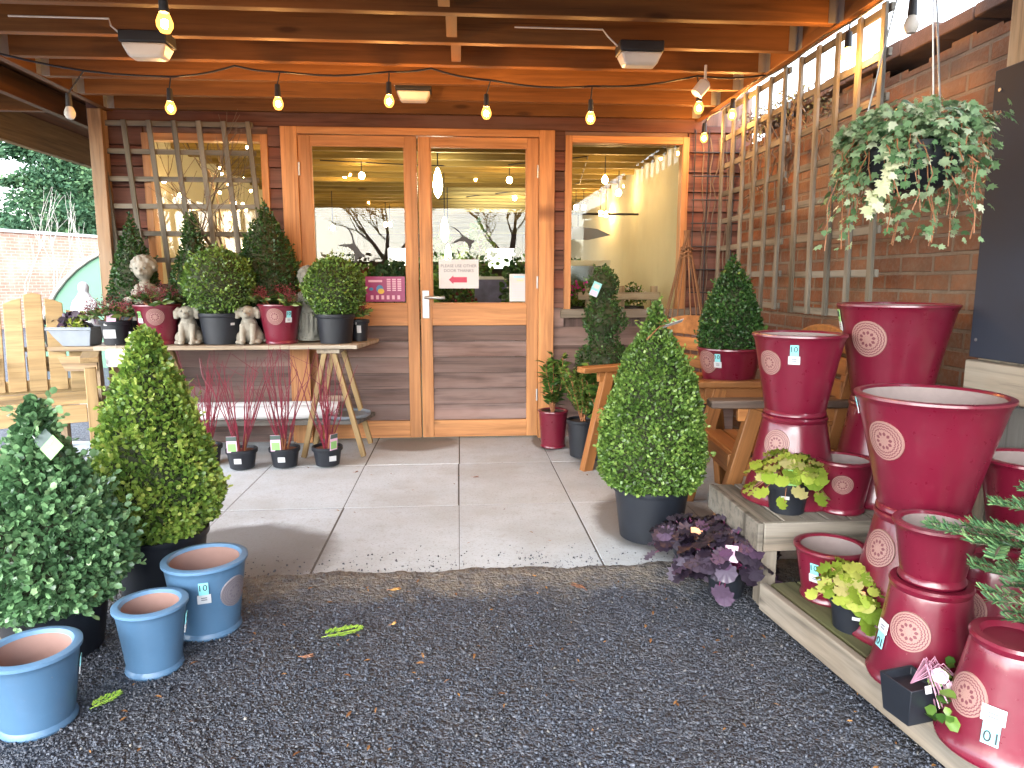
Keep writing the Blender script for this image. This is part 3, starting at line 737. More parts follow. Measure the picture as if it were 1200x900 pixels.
# ---------------------------------------------------------------- right-hand garden wall, boards, blackboard
XW = 2.14
bw = thing('brick_wall', 'weathered orange brick garden wall behind the trellis on the right', 'wall', (XW, 3.5, 0))
mb = MB(); n = 46
top = []
for i in range(n+1):
    y = -1.5+(5.26+1.5)*i/n
    top.append((y, 2.22+.03*math.sin(y*2.1)+rng.uniform(-.012, .012)+(-.05 if 3.2 < y < 3.5 else 0)))
for i in range(n):
    (ya, za), (yb, zb) = top[i], top[i+1]; za = zb = (za+zb)/2
    v = [(XW, ya, 0), (XW, yb, 0), (XW, yb, zb), (XW, ya, za), (XW+.3, ya, 0), (XW+.3, yb, 0), (XW+.3, yb, zb), (XW+.3, ya, za)]
    f = [(1, 0, 3, 2), (4, 5, 6, 7), (2, 3, 7, 6)]
    if i == 0: f.append((0, 4, 7, 3))
    if i == n-1: f.append((1, 2, 6, 5))
    mb.add(v, f)
mb.build('brickwork', m_bwall, bw, woff(bw), smooth=False)
mb = MB(); y = -1.5
while y < 5.15:
    L = rng.uniform(.2, .26); mb.box(XW-.03, XW+.32, y+.005, min(y+L, 5.2), 2.262+rng.uniform(-.004, .008), 2.325+rng.uniform(-.012, .02)); y += L
mb.build('coping', plain('dark_coping_brick', (.085, .05, .04), .9, .3, 14, .5), bw, woff(bw), .006)
iv = []
for k in range(900):
    y = rng.choice([rng.uniform(4.2, 5.15), rng.uniform(3.85, 5.1)]); iv.append((XW-.06+rng.normal(0, .05), y, 2.24-abs(rng.normal(0, .09))+.12*(y > 4.2)))
iv = np.array(iv)
wc = thing('wall_creeper', 'dry brown creeper tangled along the top of the brick wall', 'creeper', (XW-.05, 4.6, 2.1))
scatter('leaves', iv+np.array(woff(wc)), rng.normal(size=(len(iv), 3)), rng.uniform(.02, .05, len(iv)), LONG, leafmat('creeper_leaf', [(0, (.05, .03, .02)), (.6, (.16, .10, .05)), (1, (.25, .28, .12))], .6, .2), wc)
mb = MB()
for k in range(14):
    y0 = rng.uniform(4.1, 5.1); p = [Vector((XW-.06, y0, 2.3))]
    for s in range(7): p.append(p[-1]+Vector((rng.normal(0, .015), rng.normal(0, .07), -.12*rng.random()-.01)))
    mb.tube([q+woff(wc) for q in p], .005, 5)
for k in range(5):
    x0 = 1.80+k*.065; p = [Vector((x0, 5.245, 2.25))]
    for s in range(12): p.append(p[-1]+Vector((rng.normal(0, .012), rng.normal(0, .004), -.11)))
    mb.tube([q+woff(wc) for q in p], .005, 5)
mb.build('stems', m_bark, wc)

gb = thing('grey_boarding', 'weathered grey timber boarding below the blackboard', 'boarding', (1.95, 1.8, 0))
mb = MB(); y = .55
while y < 2.34:
    mb.box(1.925, 1.955, y+.003, y+.147, 0, .775+rng.uniform(-.01, .01)); y += .15
mb.build('boards', m_grey, gb, woff(gb), .003)
MB().box(1.872, 1.920, .5, 2.45, .785, .915).build('rail', m_table, gb, woff(gb), .005)
bb = thing('blackboard', 'large blank dark blue-black chalkboard on the right hand post', 'chalkboard', (1.9, 1.6, .92))
MB().box(1.885, 1.915, .6, 2.45, .925, 1.93).build('panel', m_board, bb, woff(bb), .003)
for z in (.99, 1.86):
    for y in (2.42, 2.0): MB().tube([(1.8848, y, z), (1.882, y, z)], .006, 10).build('screw', m_steel, bb, woff(bb))

def trellis(name_label, origin, u, w_, h_, nu, nv, lean, group):
    """u: unit vector along the panel; slats stand on the panel plane, rails behind them"""
    t = thing('trellis', name_label, 'trellis', origin, 0, group)
    u = Vector(u); nrm = Vector((-u.y, u.x, 0)); a = MB(); b = MB()
    for i in range(nu):
        s = w_*i/(nu-1); a.bar(u*s+Vector((0, 0, -.02))+u*rng.normal(0, .004), u*(s+lean)+Vector((0, 0, h_+.02)), .034, .016, nrm)
    for j in range(nv):
        z = h_*j/(nv-1); b.bar(u*(-.03+lean*j/(nv-1))+nrm*.0175+Vector((0, 0, z)), u*(w_+.03+lean*j/(nv-1))+nrm*.0175+Vector((0, 0, z+rng.normal(0, .003))), .034, .016, nrm)
    a.build('upright_slats', m_trel, t, None, .002); b.build('cross_rails', m_trel, t, None, .002)
    return t
trellis('grey trellis panel in the far right corner beside the cone topiary', (1.83, 4.90, 1.06), (0, -1, 0), .92, 1.3, 6, 8, 0.0, 'trellis panels on the right')
trellis('grey trellis panel on the right nearest the ivy basket', (1.83, 3.77, 1.05), (0, -1, 0), .74, 1.31, 5, 8, -.03, 'trellis panels on the right')
trellis('grey trellis panel leaning across the left shop window', (-2.36, YW-.10, .98), (1, 0, 0), 1.0, 1.3, 7, 8, -.09, None)
wt = thing('wire_mesh', 'thin dark wire mesh in the corner right of the right window', 'mesh', (1.74, 5.22, .9))
mb = MB()
for k in range(4): mb.tube([(1.745+k*.1, 5.22, .9), (1.745+k*.1, 5.22, 2.3)], .005, 5)
for k in range(8): mb.tube([(1.73, 5.214, .95+.17*k), (2.1, 5.214, .95+.17*k)], .005, 5)
mb.build('wires', m_black, wt, woff(wt))

# ---------------------------------------------------------------- string lights under the canopy
def string_light(label, pts, drops, group, dead=()):
    b = Vector(pts[0]); s = thing('string_light', label, 'string light', b, 0, group)
    fine = []
    P = [Vector(p) for p in pts]
    for i in range(len(P)-1):
        for k in range(6):
            t = k/6; sag = -.035*math.sin(PI*t); fine.append(P[i].lerp(P[i+1], t)+Vector((0, 0, sag*min(1, (P[i+1]-P[i]).length)))-b)
    fine.append(P[-1]-b)
    MB().tube(fine, .0055, 7).build('cable', m_black, s)
    for i, d in enumerate(drops):
        d = Vector(d)-b
        L = .085
        near = min(fine, key=lambda q: (q-d).length_squared if q.z > d.z+.02 else 9e9)
        MB().tube([near, d+Vector((0, 0, .10))], .004, 6).tube([d+Vector((0, 0, .10)), d+Vector((0, 0, .035))], [.014, .017], 10).build('lamp_holder', m_black, s)
        bm_ = MB().lathe([(0, -.032), (.016, -.027), (.026, -.01), (.027, .006), (.019, .028), (.012, .036), (0, .036)], 14, d)
        bo = bm_.build('bulb', m_lens if i in dead else m_globe, s)
        if i not in dead: MB().ell(d, (.0125, .0125, .016), 8, 6).build('filament', m_bulb, bo)
    return s
YS = 4.02
wp = [atX(20, 96, -2.40)]
wp = [Vector((-2.36, 3.97, 2.36))]+[atY(px, py, YS) for px, py in ((200, 90), (275, 77), (328, 84), (456, 84), (505, 80), (575, 94), (694, 101), (817, 89))]+[Vector((1.735, 4.03, 2.35))]
dr_ = [atY(px, py, YS) for px, py in ((82, 133), (200, 127), (326, 122), (456, 119), (570, 133), (692, 139), (819, 127))]
string_light('string of glowing bulbs strung across the canopy in front of the doors', wp, dr_, 'string lights under the canopy', (0,))
rp = [Vector((1.738, 4.9, 2.33)), Vector((1.738, 4.2, 2.36)), Vector((1.738, 3.4, 2.35)), Vector((1.738, 2.7, 2.36)), Vector((1.74, 2.1, 2.36))]
string_light('string of bulbs along the right beam above the trellis', rp, [atX(825, 162, 1.73), atX(858, 135, 1.735), atX(993, 66, 1.73), atX(1068, 30, 1.70)], 'string lights under the canopy', (3,))
string_light('single large bulb hanging near the camera at top left', [Vector((-1.9, 2.60, 2.36)), atY(193, -30, 2.6), Vector((.2, 2.58, 2.36))], [atY(193, 28, 2.58)], 'string lights under the canopy')

def bulkhead(label, c, w_):
    t = thing('ceiling_lamp', label, 'lamp', c, 0, 'rectangular lamps on the canopy joists')
    MB().box(-w_/2, w_/2, -.06, .06, .04, .09).build('housing', m_black, t, None, .006)
    a, b = w_/2-.004, w_/2-.03
    v = [(-b, -.04, -.018), (b, -.04, -.018), (b, .04, -.018), (-b, .04, -.018), (-a, -.057, .0395), (a, -.057, .0395), (a, .057, .0395), (-a, .057, .0395)]
    MB().add(v, [(3, 2, 1, 0), (4, 5, 6, 7), (0, 1, 5, 4), (1, 2, 6, 5), (2, 3, 7, 6), (3, 0, 4, 7)]).build('lens', m_lens, t, None, .012)
    MB().tube([(-w_/2, 0, .075), (-w_/2-.05, .0, .12), (-w_/2-.07, .03, .16), (-w_/2-.5, .035, .162)], .004, 6).build('cable', m_lens, t)
    return t
bulkhead('unlit bulkhead lamp at left behind the large bulb', atY(174, 62, 3.42)+Vector((0, 0, -.01)), .205)
bulkhead('unlit bulkhead lamp above the right window', atY(749, 74, 3.55), .215)
bulkhead('small unlit bulkhead lamp above the centre of the doors', atY(485, 116, 4.62), .22)
sp = thing('spotlight', 'small white spotlight on the beam in the right canopy corner', 'spotlight', atY(822, 103, 4.0))
Mt = Matrix.Rotation(R(40), 4, 'Y')
MB().lathe([(.0, -.05), (.034, -.045), (.036, .03), (.02, .045), (0, .047)], 16, M=Mt).build('lamp_head', m_white, sp)
MB().tube([(.02, 0, .03), (.02, 0, .12)], .008, 8).build('bracket', m_white, sp)

# ---------------------------------------------------------------- beyond the canopy on the left
fw = thing('far_brick_wall', 'long pink brick garden wall with pale coping beyond the benches', 'wall', (-11.6, 18.7, 0))
d = Vector((1.2, 2.6, 0)).normalized(); ang = math.atan2(d.y, d.x); fw.rotation_euler = (0, 0, ang)
MB().box(-9, 14, 0, .35, 0, 2.44).build('brickwork', m_fwall, fw, smooth=False)
MB().box(-9, 14, -.06, .41, 2.441, 2.52).build('coping', m_cope, fw, None, .01)
def conifer(label, loc, H, Rb, n, seed, squat=.75):
    t = thing('conifer', label, 'tree', loc, 0, 'conifers beyond the far wall')
    MB().tube([(0, 0, 0), (.05, 0, H*.5), (0, .05, H*.96)], [.3, .2, .03], 9).build('trunk', m_bark, t)
    P = []; D = []
    lr = random.Random(seed)
    for b in range(46):
        z = H*(.06+.9*(b/46)**.9); L = Rb*(1-(z/H)**1.5)*lr.uniform(.7, 1.15)+.15; a = lr.uniform(0, 2*PI)
        k = int(n/46)
        s = rng.random(k)**.7; w = (.20+.25*(1-s))*L*.8
        px = L*s*math.cos(a)+rng.normal(0, 1, k)*w*.55; py = L*s*math.sin(a)+rng.normal(0, 1, k)*w*.55; pz = z+L*.22*s-L*.28*s*s+rng.normal(0, 1, k)*w*.22
        P.append(np.stack([px, py, pz], 1)); D.append(np.stack([math.cos(a)+rng.normal(0, .6, k), math.sin(a)+rng.normal(0, .6, k), -.25+rng.normal(0, .35, k)], 1))
    k = int(n*.8); z = H*(.05+.9*rng.random(k)**1.3); r = Rb*.82*(1-(z/H)**1.5)*np.sqrt(rng.random(k)); a = rng.uniform(0, 2*PI, k)
    P.append(np.stack([r*np.cos(a), r*np.sin(a), z], 1)); D.append(rng.normal(size=(k, 3))+np.array([0, 0, -.3]))
    P = np.concatenate(P); D = np.concatenate(D)
    scatter('crown', P, D, rng.uniform(.10, .24, len(P)), LEAF, m_conif, t, rnd=np.clip(rng.normal(.5, .22, len(P))+.15*np.sin(P[:, 2]*2.1+P[:, 0]*1.7), 0, 1))
conifer('tall dark spreading conifer right of the gap of white sky', (-15.6, 31, 0), 9.6, 4.6, 42000, 3)
conifer('broad dark conifer filling the gap beside the canopy post', (-12.2, 29.5, 0), 9.0, 4.4, 40000, 5)
conifer('lower pale conifer at the left edge beyond the wall', (-20.5, 31, 0), 5.2, 4.4, 34000, 9)
def bare_tree(label, loc, H, seed, group, mat, r0=.05, spread=.55, levels=4, name='bare_tree', cat='tree', trunk=.35):
    t = thing(name, label, cat, loc, 0, group); lr = random.Random(seed); mb = MB(); tr = MB()
    def grow(p, d, L, r, lv):
        pts = [p]; q = p
        for i in range(3):
            d = (d+Vector((lr.gauss(0, .12), lr.gauss(0, .12), .06))).normalized(); q = q+d*(L/3); pts.append(q)
        (tr if lv == 0 else mb).tube(pts, [r, r*.85, r*.72, r*.6], 6 if lv < 2 else 4)
        if lv < levels:
            for k in range(lr.choice((2, 3, 3))):
                dd = (d+Vector((lr.gauss(0, spread), lr.gauss(0, spread), lr.gauss(.1, .25)))).normalized()
                grow(pts[lr.choice((2, 3, 3))], dd, L*lr.uniform(.6, .85), r*.6, lv+1)
    grow(Vector((0, 0, 0)), Vector((0, 0, 1)), H*trunk, r0, 0)
    tr.build('trunk', mat, t); mb.build('branches', mat, t); return t
for k, (px, Y, H, lab) in enumerate(((30, 13.0, 2.7, 'pale bare sapling at the left, tallest, before the pink wall'), (62, 13.5, 2.5, 'pale bare sapling standing in the middle of its row before the pink wall'), (95, 12.6, 2.0, 'short pale bare sapling beside the green tunnel'))):
    p = atY(px, 370, Y); bare_tree(lab, (p.x, Y, 0), H, 20+k, 'bare saplings before the far wall', m_bare, .013, .2, 3, 'bare_sapling', 'sapling', .45)
tun = thing('polytunnel', 'green covered polytunnel half hidden behind the shop corner', 'polytunnel', (-4.25, 10.2, 0))
pts = [(1.62*math.cos(PI*k/24), 1.72*math.sin(PI*k/24)) for k in range(25)]
mb = MB(); v = [(x, 0, z) for x, z in pts]+[(x, 7, z) for x, z in pts]
mb.add(v, [tuple(range(24, -1, -1)), tuple(range(25, 50))]+[(i, i+1, 26+i, 25+i) for i in range(24)])
mb.build('cover', m_polyt, tun)
MB().tube([(x*1.01, -.02, z*1.01) for x, z in pts], .03, 8).build('end_hoop', m_bare, tun)
hd = thing('hedge', 'dense brown green hedge behind the viewpoint, mirrored in the door glass', 'hedge', (0, -19, 0))
MB().box(-22, 22, -.6, .6, 0, 2.0).build('branches', m_twig, hd)
n = 9000; P = np.stack([rng.uniform(-22, 22, n), rng.normal(.55, .15, n), rng.uniform(0, 2.3, n)], 1)
scatter('foliage', P, rng.normal(size=(n, 3))+np.array([0, .6, .4]), rng.uniform(.1, .3, n), LEAF, m_conif, hd)
for k, (xx, yy, hh) in enumerate(((-9, -24, 8.5), (-3.5, -27, 9.5), (2.5, -25, 9), (8, -26, 8.5), (-15, -26, 9), (14, -27, 9.5))):
    bare_tree(['bare winter tree far behind the viewpoint, reflected in the left door glass', 'tall bare winter tree behind the viewpoint at mid left', 'bare winter tree straight behind the viewpoint', 'bare winter tree behind the viewpoint at right', 'bare winter tree behind the viewpoint at far left', 'bare winter tree behind the viewpoint at far right'][k], (xx, yy, 0), hh, 60+k, 'bare trees behind the viewpoint', m_bark, .2, .6, 7, trunk=.24)
# ---------------------------------------------------------------- pots
def conform_patch(mb, Rf, th, zc, fn_pts, faces, gco, lift):
    v = []
    for a, b in fn_pts:
        z = zc+b; r = Rf(z)+lift; t = th+a/Rf(zc); v.append((r*math.cos(t), r*math.sin(t), z))
    mb.add(v, faces, gco)
def price_tag(root, Rf, th, z0, h, M, w_=.034, big=True, colour=None, txt='10'):
    z1 = z0+h; n = Vector((math.cos(th), math.sin(th), 0)); r0, r1 = Rf(z0), Rf(z1)
    up = (n*(r1-r0)+Vector((0, 0, h))).normalized(); rt = Vector((-n.y, n.x, 0)); nn = rt.cross(up).normalized()
    if nn.dot(n) < 0: nn = -nn
    rt = up.cross(nn)
    c = n*((r0+r1)/2+.004)+Vector((0, 0, (z0+z1)/2))
    def plate(name, du0, du1, ds0, ds1, mat, lift, th_, parent):
        p = M @ (c+rt*((du0+du1)/2)+up*((ds0+ds1)/2)+nn*lift); m3 = M.to_3x3()
        return MB().obox(p, m3 @ rt*((du1-du0)/2), m3 @ up*((ds1-ds0)/2), m3 @ nn*th_).build(name, mat, parent)
    g = plate('price_tag', -w_/2, w_/2, -h/2, -h*.08, m_white, 0, .0012, root)
    plate('tag_header', -w_*.36, w_*.36, -h*.08, h/2, colour or m_teal, .0, .0012, g)
    for k in range(2): plate('barcode', -w_*.22, w_*.22, -h*(.34-.1*k), -h*(.30-.1*k), m_inkg, .0014, .0003, g)
    if big:
        o = link('price_text', text_mesh(txt, h*.42), m_ink, g)
        X = Matrix.Identity(4)
        for i in range(3): X[i][0] = rt[i]; X[i][1] = up[i]; X[i][2] = nn[i]; X[i][3] = (c+up*(h*.27)-rt*(w_*.07)+nn*.002)[i]
        o.matrix_local = M @ X
    return g
def pot(label, loc, h, r0, r1, mat, med=None, tagp=None, inv=False, group=None, rim=None, inner=None, hdr=None, medmat=None, name='glazed_pot', cat='pot', root=None, rough_foot=True, fillz=None):
    t = root or thing(name, label, cat, loc, 0, group)
    Rf = lambda z: r0+(r1-r0)*(max(z, 0)/h)**1.12
    prof = [(0, .012), (r0-.022, .012), (r0-.014, 0), (r0+.003, 0), (r0+.007, .007), (r0+.005, .016), (r0+.001, .022), (Rf(.03), .03)]
    for k in range(1, 9): prof.append((Rf(.03+(h-.06)*k/8), .03+(h-.06)*k/8))
    prof += [(Rf(h)-.001, h-.018), (r1+.005, h-.010), (r1+.004, h-.003), (r1-.004, h), (r1-.014, h-.001), (r1-.020, h-.008)]
    M = Matrix.Translation((0, 0, h)) @ Matrix.Rotation(PI, 4, 'X') if inv else Matrix.Identity(4)
    sgn = -1 if inv else 1
    b = MB().lathe(prof, 56, M=M); b.build('body', mat, t, ang=30)
    ip = [(r1-.020, h-.008), (r1-.024, h-.05), (r0+.4*(r1-r0)-.02, h*.45), (r0-.005, .03), (0, .028)]
    if fillz is None: MB().lathe(ip, 40, M=M).build('interior', inner or m_inner, t)
    else: MB().lathe([(r1-.020, h-.008), (r1-.024, fillz), (0, fillz+.006)], 40, M=M).build('compost', m_soil, t)
    if rim: MB().lathe([(r1+.0055, h-.011), (r1+.0055, h-.002), (r1-.003, h+.0012), (r1-.015, h+.0006), (r1-.022, h-.009)], 56, M=M).build('rim', rim, t)
    wl = t.location; thc = math.atan2(-wl.y, -wl.x)
    if med:
        s, zf, rad = med; th = thc+math.asin(max(-1, min(1, s))); th *= sgn
        m = MB(); pts = [(0, 0)]; g = [(0, 0, 0)]; f = []; nr, na = 7, 32
        for i in range(1, nr+1):
            for k in range(na):
                a = 2*PI*k/na; q = rad*i/nr; pts.append((q*math.cos(a), q*math.sin(a))); g.append((math.cos(a)*i/nr, math.sin(a)*i/nr, 0))
        f += [(0, 1+k, 1+(k+1) % na) for k in range(na)]
        for i in range(nr-1):
            f += [(1+i*na+k, 1+(i+1)*na+k, 1+(i+1)*na+(k+1) % na, 1+i*na+(k+1) % na) for k in range(na)]
        zc = zf*h
        base = len(pts)
        v = []
        for (a, bb) in pts:
            z = zc+bb; r = Rf(z)+.005; tt = th+a/Rf(zc); v.append(M @ Vector((r*math.cos(tt), r*math.sin(tt), z)))
        for k in range(na):
            a, bb = pts[1+(nr-1)*na+k]; a *= 1.03; bb *= 1.03; z = zc+bb; r = Rf(z)-.002; tt = th+a/Rf(zc); v.append(M @ Vector((r*math.cos(tt), r*math.sin(tt), z))); g.append((math.cos(2*PI*k/na), math.sin(2*PI*k/na), 0))
        f += [(1+(nr-1)*na+k, base+k, base+(k+1) % na, 1+(nr-1)*na+(k+1) % na) for k in range(na)]
        m.add(v, f, g).build('medallion', medmat or m_medal, t)
    if tagp:
        s, zf, hh = tagp; th = (thc+math.asin(max(-1, min(1, s))))*sgn
        price_tag(t, Rf, th, zf*h, hh, M, w_=hh*.56, colour=hdr)
    return t
def nursery(t, h, r0, r1, mat=None, soil=None, lip=True, part='pot', z=0, loc=None):
    mb = MB(); L = .007 if lip else .002
    mb.lathe([(0, z+.006), (r0-.01, z+.004), (r0-.004, z), (r0, z+.003), (r1-.003, z+h-.028), (r1+L-.002, z+h-.026), (r1+L, z+h-.022), (r1+L, z+h-.003), (r1+L-.003, z+h), (r1-.004, z+h), (r1-.006, z+h-.02), (0, z+h-.02)], 36)
    p = mb.build(part, mat or m_pot, t, ang=30)
    s = MB(); n = 24
    s.lathe([(r1-.006, z+h-.018), (r1*.6, z+h-.012), (r1*.3, z+h-.016), (0, z+h-.010)], n)
    s.build('compost', soil or m_soil, t)
    return p
def card(parent, c, w_, h_, tilt, yaw, mat, name='plant_label', roll=0):
    M = Matrix.Translation(c) @ Matrix.Rotation(yaw, 4, 'Z') @ Matrix.Rotation(tilt, 4, 'X') @ Matrix.Rotation(roll, 4, 'Y')
    v = Vector
    b = MB().obox((0, 0, 0), (w_/2, 0, 0), (0, .0008, 0), (0, 0, h_/2)); b.v = [tuple(M @ v(p)) for p in b.v]
    o = b.build(name, mat, parent)
    o['_m'] = 0; del o['_m']
    return o, M
def sub_card(p, M, x, z, w_, h_, mat, name='print', lift=.0014):
    b = MB().obox((x, -lift, z), (w_/2, 0, 0), (0, .0003, 0), (0, 0, h_/2)); b.v = [tuple(M @ Vector(q)) for q in b.v]
    return b.build(name, mat, p)
def facing(x, y): return math.atan2(-y, -x)+PI/2     # yaw that turns a card's front (-Y) to the viewpoint

GP = 'maroon glazed pots on the right staging'
TZ = .33; LZ = .12
# S1 pair on the upper tier
p1 = (1.335, 2.66)
pot('maroon pot upside down at the bottom of the pair behind the upper lime heuchera', (*p1, TZ), .345, .118, .185, m_maroon, (-.45, .28, .05), None, True, GP)
pot('tall maroon pot on an upturned pot behind the upper lime heuchera, tag near its rim', (*p1, TZ+.346), .325, .112, .172, m_maroon, (-.66, .66, .047), (-.08, .66, .075), False, GP)
# S2 pair behind
p2 = (1.715, 2.64)
pot('large maroon pot upside down under the tallest pot by the brick wall', (*p2, TZ), .395, .142, .215, m_maroon, None, None, True, GP)
pot('tallest large maroon pot by the brick wall beside the blackboard', (*p2, TZ+.396), .39, .138, .213, m_maroon, (-.48, .66, .068), (-.97, .72, .085), False, GP, hdr=m_green)
# S3 pair, front centre
p3 = (1.405, 1.96)
pot('large maroon pot upside down under the widest pot in the front row', (*p3, LZ), .385, .125, .205, m_maroon, (-.72, .27, .055), None, True, GP)
pot('widest maroon pot with grey inside in the front row of the staging', (*p3, LZ+.386), .365, .122, .207, m_maroon, (-.62, .64, .058), (-.99, .80, .05), False, GP)
# S4 small pair
p4 = (1.262, 1.70)
pot('maroon pot upside down carrying a small pot near the front edge, tag on its left', (*p4, LZ), .285, .095, .136, m_maroon, (-.35, .40, .050), (-.86, .42, .075), True, GP)
pot('small maroon pot standing on an upturned pot near the front edge', (*p4, LZ+.286), .165, .075, .100, m_maroon, None, None, False, GP)
# single pots
pot('small maroon pot on the upper tier right of the lime heuchera', (1.46, 2.50, TZ), .205, .078, .108, m_maroon, (.02, .60, .036), (-.82, .5, .07), False, GP, hdr=m_green)
pot('small maroon pot on the lower tier left of the lower lime heuchera', (1.265, 2.205, LZ), .19, .085, .117, m_maroon, (.38, .56, .036), (-.42, .42, .068), False, GP)
pot('maroon pot upside down at the bottom right corner with an upside down 10 tag', (1.272, 1.42, LZ), .275, .085, .140, m_maroon, (-.70, .50, .048), (-.20, .48, .085), True, GP)
pot('maroon pot upside down behind the fir at the right edge', (1.53, 1.80, LZ), .30, .085, .130, m_maroon, (-.55, .45, .05), None, True, GP)
p5 = (1.765, 1.98)
pot('maroon pot upside down behind the fir branches', (*p5, LZ), .29, .10, .145, m_maroon, None, None, True, GP)
pot('upright maroon pot behind the fir at the right edge', (*p5, LZ+.291), .25, .10, .14, m_maroon, None, None, False, GP)
# blue pots
GB = 'blue pots on the gravel'
pot('blue pot with a grey round medallion and price tag, rightmost of the three', (-.885, 2.38, 0), .260, .102, .134, m_blue, (.70, .60, .052), (-.08, .55, .075), False, GB, m_bluerim, m_terra, medmat=m_medalb)
pot('plain blue pot in the middle of the three', (-.965, 2.13, 0), .218, .078, .103, m_blue, None, (.98, .5, .06), False, GB, m_bluerim, m_terra)
pot('plain blue pot at the bottom left corner, nearest the viewer', (-1.165, 1.865, 0), .222, .088, .115, m_blue, None, (.985, .55, .05), False, GB, m_bluerim, m_terra)

# ---------------------------------------------------------------- staging on the right
ut = thing('wooden_staging', 'upper tier of grey slatted staging carrying the maroon pots', 'staging', (1.1, 2.36, 0), 0, 'grey slatted display staging')
b = woff(ut)
mb = MB()
for k in range(9):
    mb.box(1.10+.086*k, 1.10+.086*k+.078, 2.385, 2.87, TZ-.022, TZ-rng.uniform(0, .003)+0)
mb.build('top_slats', m_pallet, ut, b, .003)
MB().box(1.098, 1.87, 2.36, 2.384, TZ-.105, TZ+.002).build('front_rail', m_pallet, ut, b, .004)
MB().extr([(1.096, 2.36, TZ-.105), (1.096, 2.87, TZ-.105), (1.096, 2.87, TZ+.002), (1.096, 2.36, TZ+.002)], (-.022, 0, 0)).build('side_rail', m_pallet, ut, b, .004)
for (x, y) in ((1.105, 2.39), (1.80, 2.39), (1.105, 2.80), (1.80, 2.80)): MB().box(x, x+.06, y, y+.06, 0, TZ-.0235).build('leg', m_pallet, ut, b, .003)
lt = thing('wooden_staging', 'low tier of mossy slatted staging along the gravel edge', 'staging', (1.1, 2.3, 0), 0, 'grey slatted display staging')
b = woff(lt); A, B = Vector((1.085, 2.32, 0)), Vector((1.245, .95, 0)); u = (B-A).normalized(); nr = Vector((-u.y, u.x, 0)); nr = nr if nr.x > 0 else -nr
mb = MB()
for k in range(7):
    o_ = nr*(.03+.105*k); q0 = A+o_; q1 = B+o_
    mb.bar(q0+nr*.047+Vector((0, 0, LZ-.011)), q1+nr*.047+Vector((0, 0, LZ-.011)), .095, .02)
mb.build('top_slats', m_mossy, lt, b, .003)
MB().bar(A+Vector((0, 0, LZ-.045)), B+Vector((0, 0, LZ-.045)), .028, .098).build('front_rail', m_pallet, lt, b, .004)
MB().bar(A+nr*.017+u*.012+Vector((0, 0, LZ-.065)), A+nr*.72+u*.012+Vector((0, 0, LZ-.065)), .022, .085).build('end_rail', m_mossy, lt, b, .004)
for s in (.1, .7, 1.25):
    q = A+u*s; MB().bar(q+nr*.02+Vector((0, 0, .0365)), q+nr*.72+Vector((0, 0, .0365)), .07, .07).build('bearer', m_mossy, lt, b, .003)

# ---------------------------------------------------------------- leafy pot plants on the staging
def heuchera(label, loc, hp, rp, n, L, mat, cat='plant', group=None, spread=.16, hh=.10, squash=1.0, potmat=None, name='heuchera', stemcol=None, cards=(), seed=0):
    t = thing(name, label, cat, loc, 0, group)
    nursery(t, hp, rp*.8, rp, potmat)
    P = []; D = []; N = []; st = MB()
    for k in range(n):
        a = rng.uniform(0, 2*PI); q = rng.random()**.6; r = spread*q
        z = hp+hh*(1.05-.9*q*q)+rng.normal(0, .012)-(.05 if q > .92 else 0)
        base = Vector((math.cos(a)*r*.12, math.sin(a)*r*.12, hp-.015)); tip = Vector((math.cos(a)*r, math.sin(a)*r*squash, z))
        mid = (base+tip)/2+Vector((0, 0, .03))
        st.tube([base, mid, tip], .0016, 4, cap=False)
        outw = Vector((math.cos(a), math.sin(a), -.25-.5*q)); P.append(tip-outw.normalized()*L*.25); D.append(outw+Vector(rng.normal(0, .3, 3)))
        N.append(Vector((math.cos(a)*q*.8, math.sin(a)*q*.8, 1))+Vector(rng.normal(0, .3, 3)))
    scatter('leaves', P, D, L*rng.uniform(.65, 1.15, n), HEU, mat, t, N=N)
    st.build('stems', stemcol or m_tan, t)
    for (c, w_, h_, tl, m) in cards:
        o, M = card(t, c, w_, h_, tl, facing(*loc[:2]), m)
    return t
heuchera('lime green heuchera in a black pot on the upper tier before the tall maroon pair', (1.245, 2.50, TZ), .125, .078, 105, .062, m_lime, group='lime heucheras', spread=.135, hh=.085, stemcol=m_tan,
         cards=[((-.03, -.085, .155), .05, .06, -.5, m_green), ((-.045, -.075, .075), .03, .012, .0, m_white)])
heuchera('lime green heuchera in a black pot on the lower tier before the widest maroon pot', (1.225, 1.985, LZ), .112, .07, 105, .052, m_lime, group='lime heucheras', spread=.12, hh=.075,
         cards=[((-.04, -.08, .125), .042, .05, -.6, m_green), ((-.03, -.07, .065), .026, .01, 0, m_white), ((-.03, -.07, .150), .035, .012, -.6, m_orange)])
for (lab, x, y, sp_, n_) in (('plum coloured heuchera nearest the big cone topiary, orange label among its leaves', .955, 2.70, .155, 80), ('plum coloured heuchera in the middle of its clump by the staging corner', 1.02, 2.50, .15, 90), ('plum coloured heuchera at the left end of the lower tier rail', 1.075, 2.66, .15, 60)):
    heuchera(lab, (x, y, .0), .115, .075, int(n_*1.25), .075, m_purp, group='plum heucheras beside the staging', spread=sp_+.02, hh=.11, stemcol=plain('plum_stem', (.2, .03, .1), .5, .2),
             cards=[((-.02, -.09, .2), .045, .06, -.4, m_orange if x < 1 else m_lilac)])
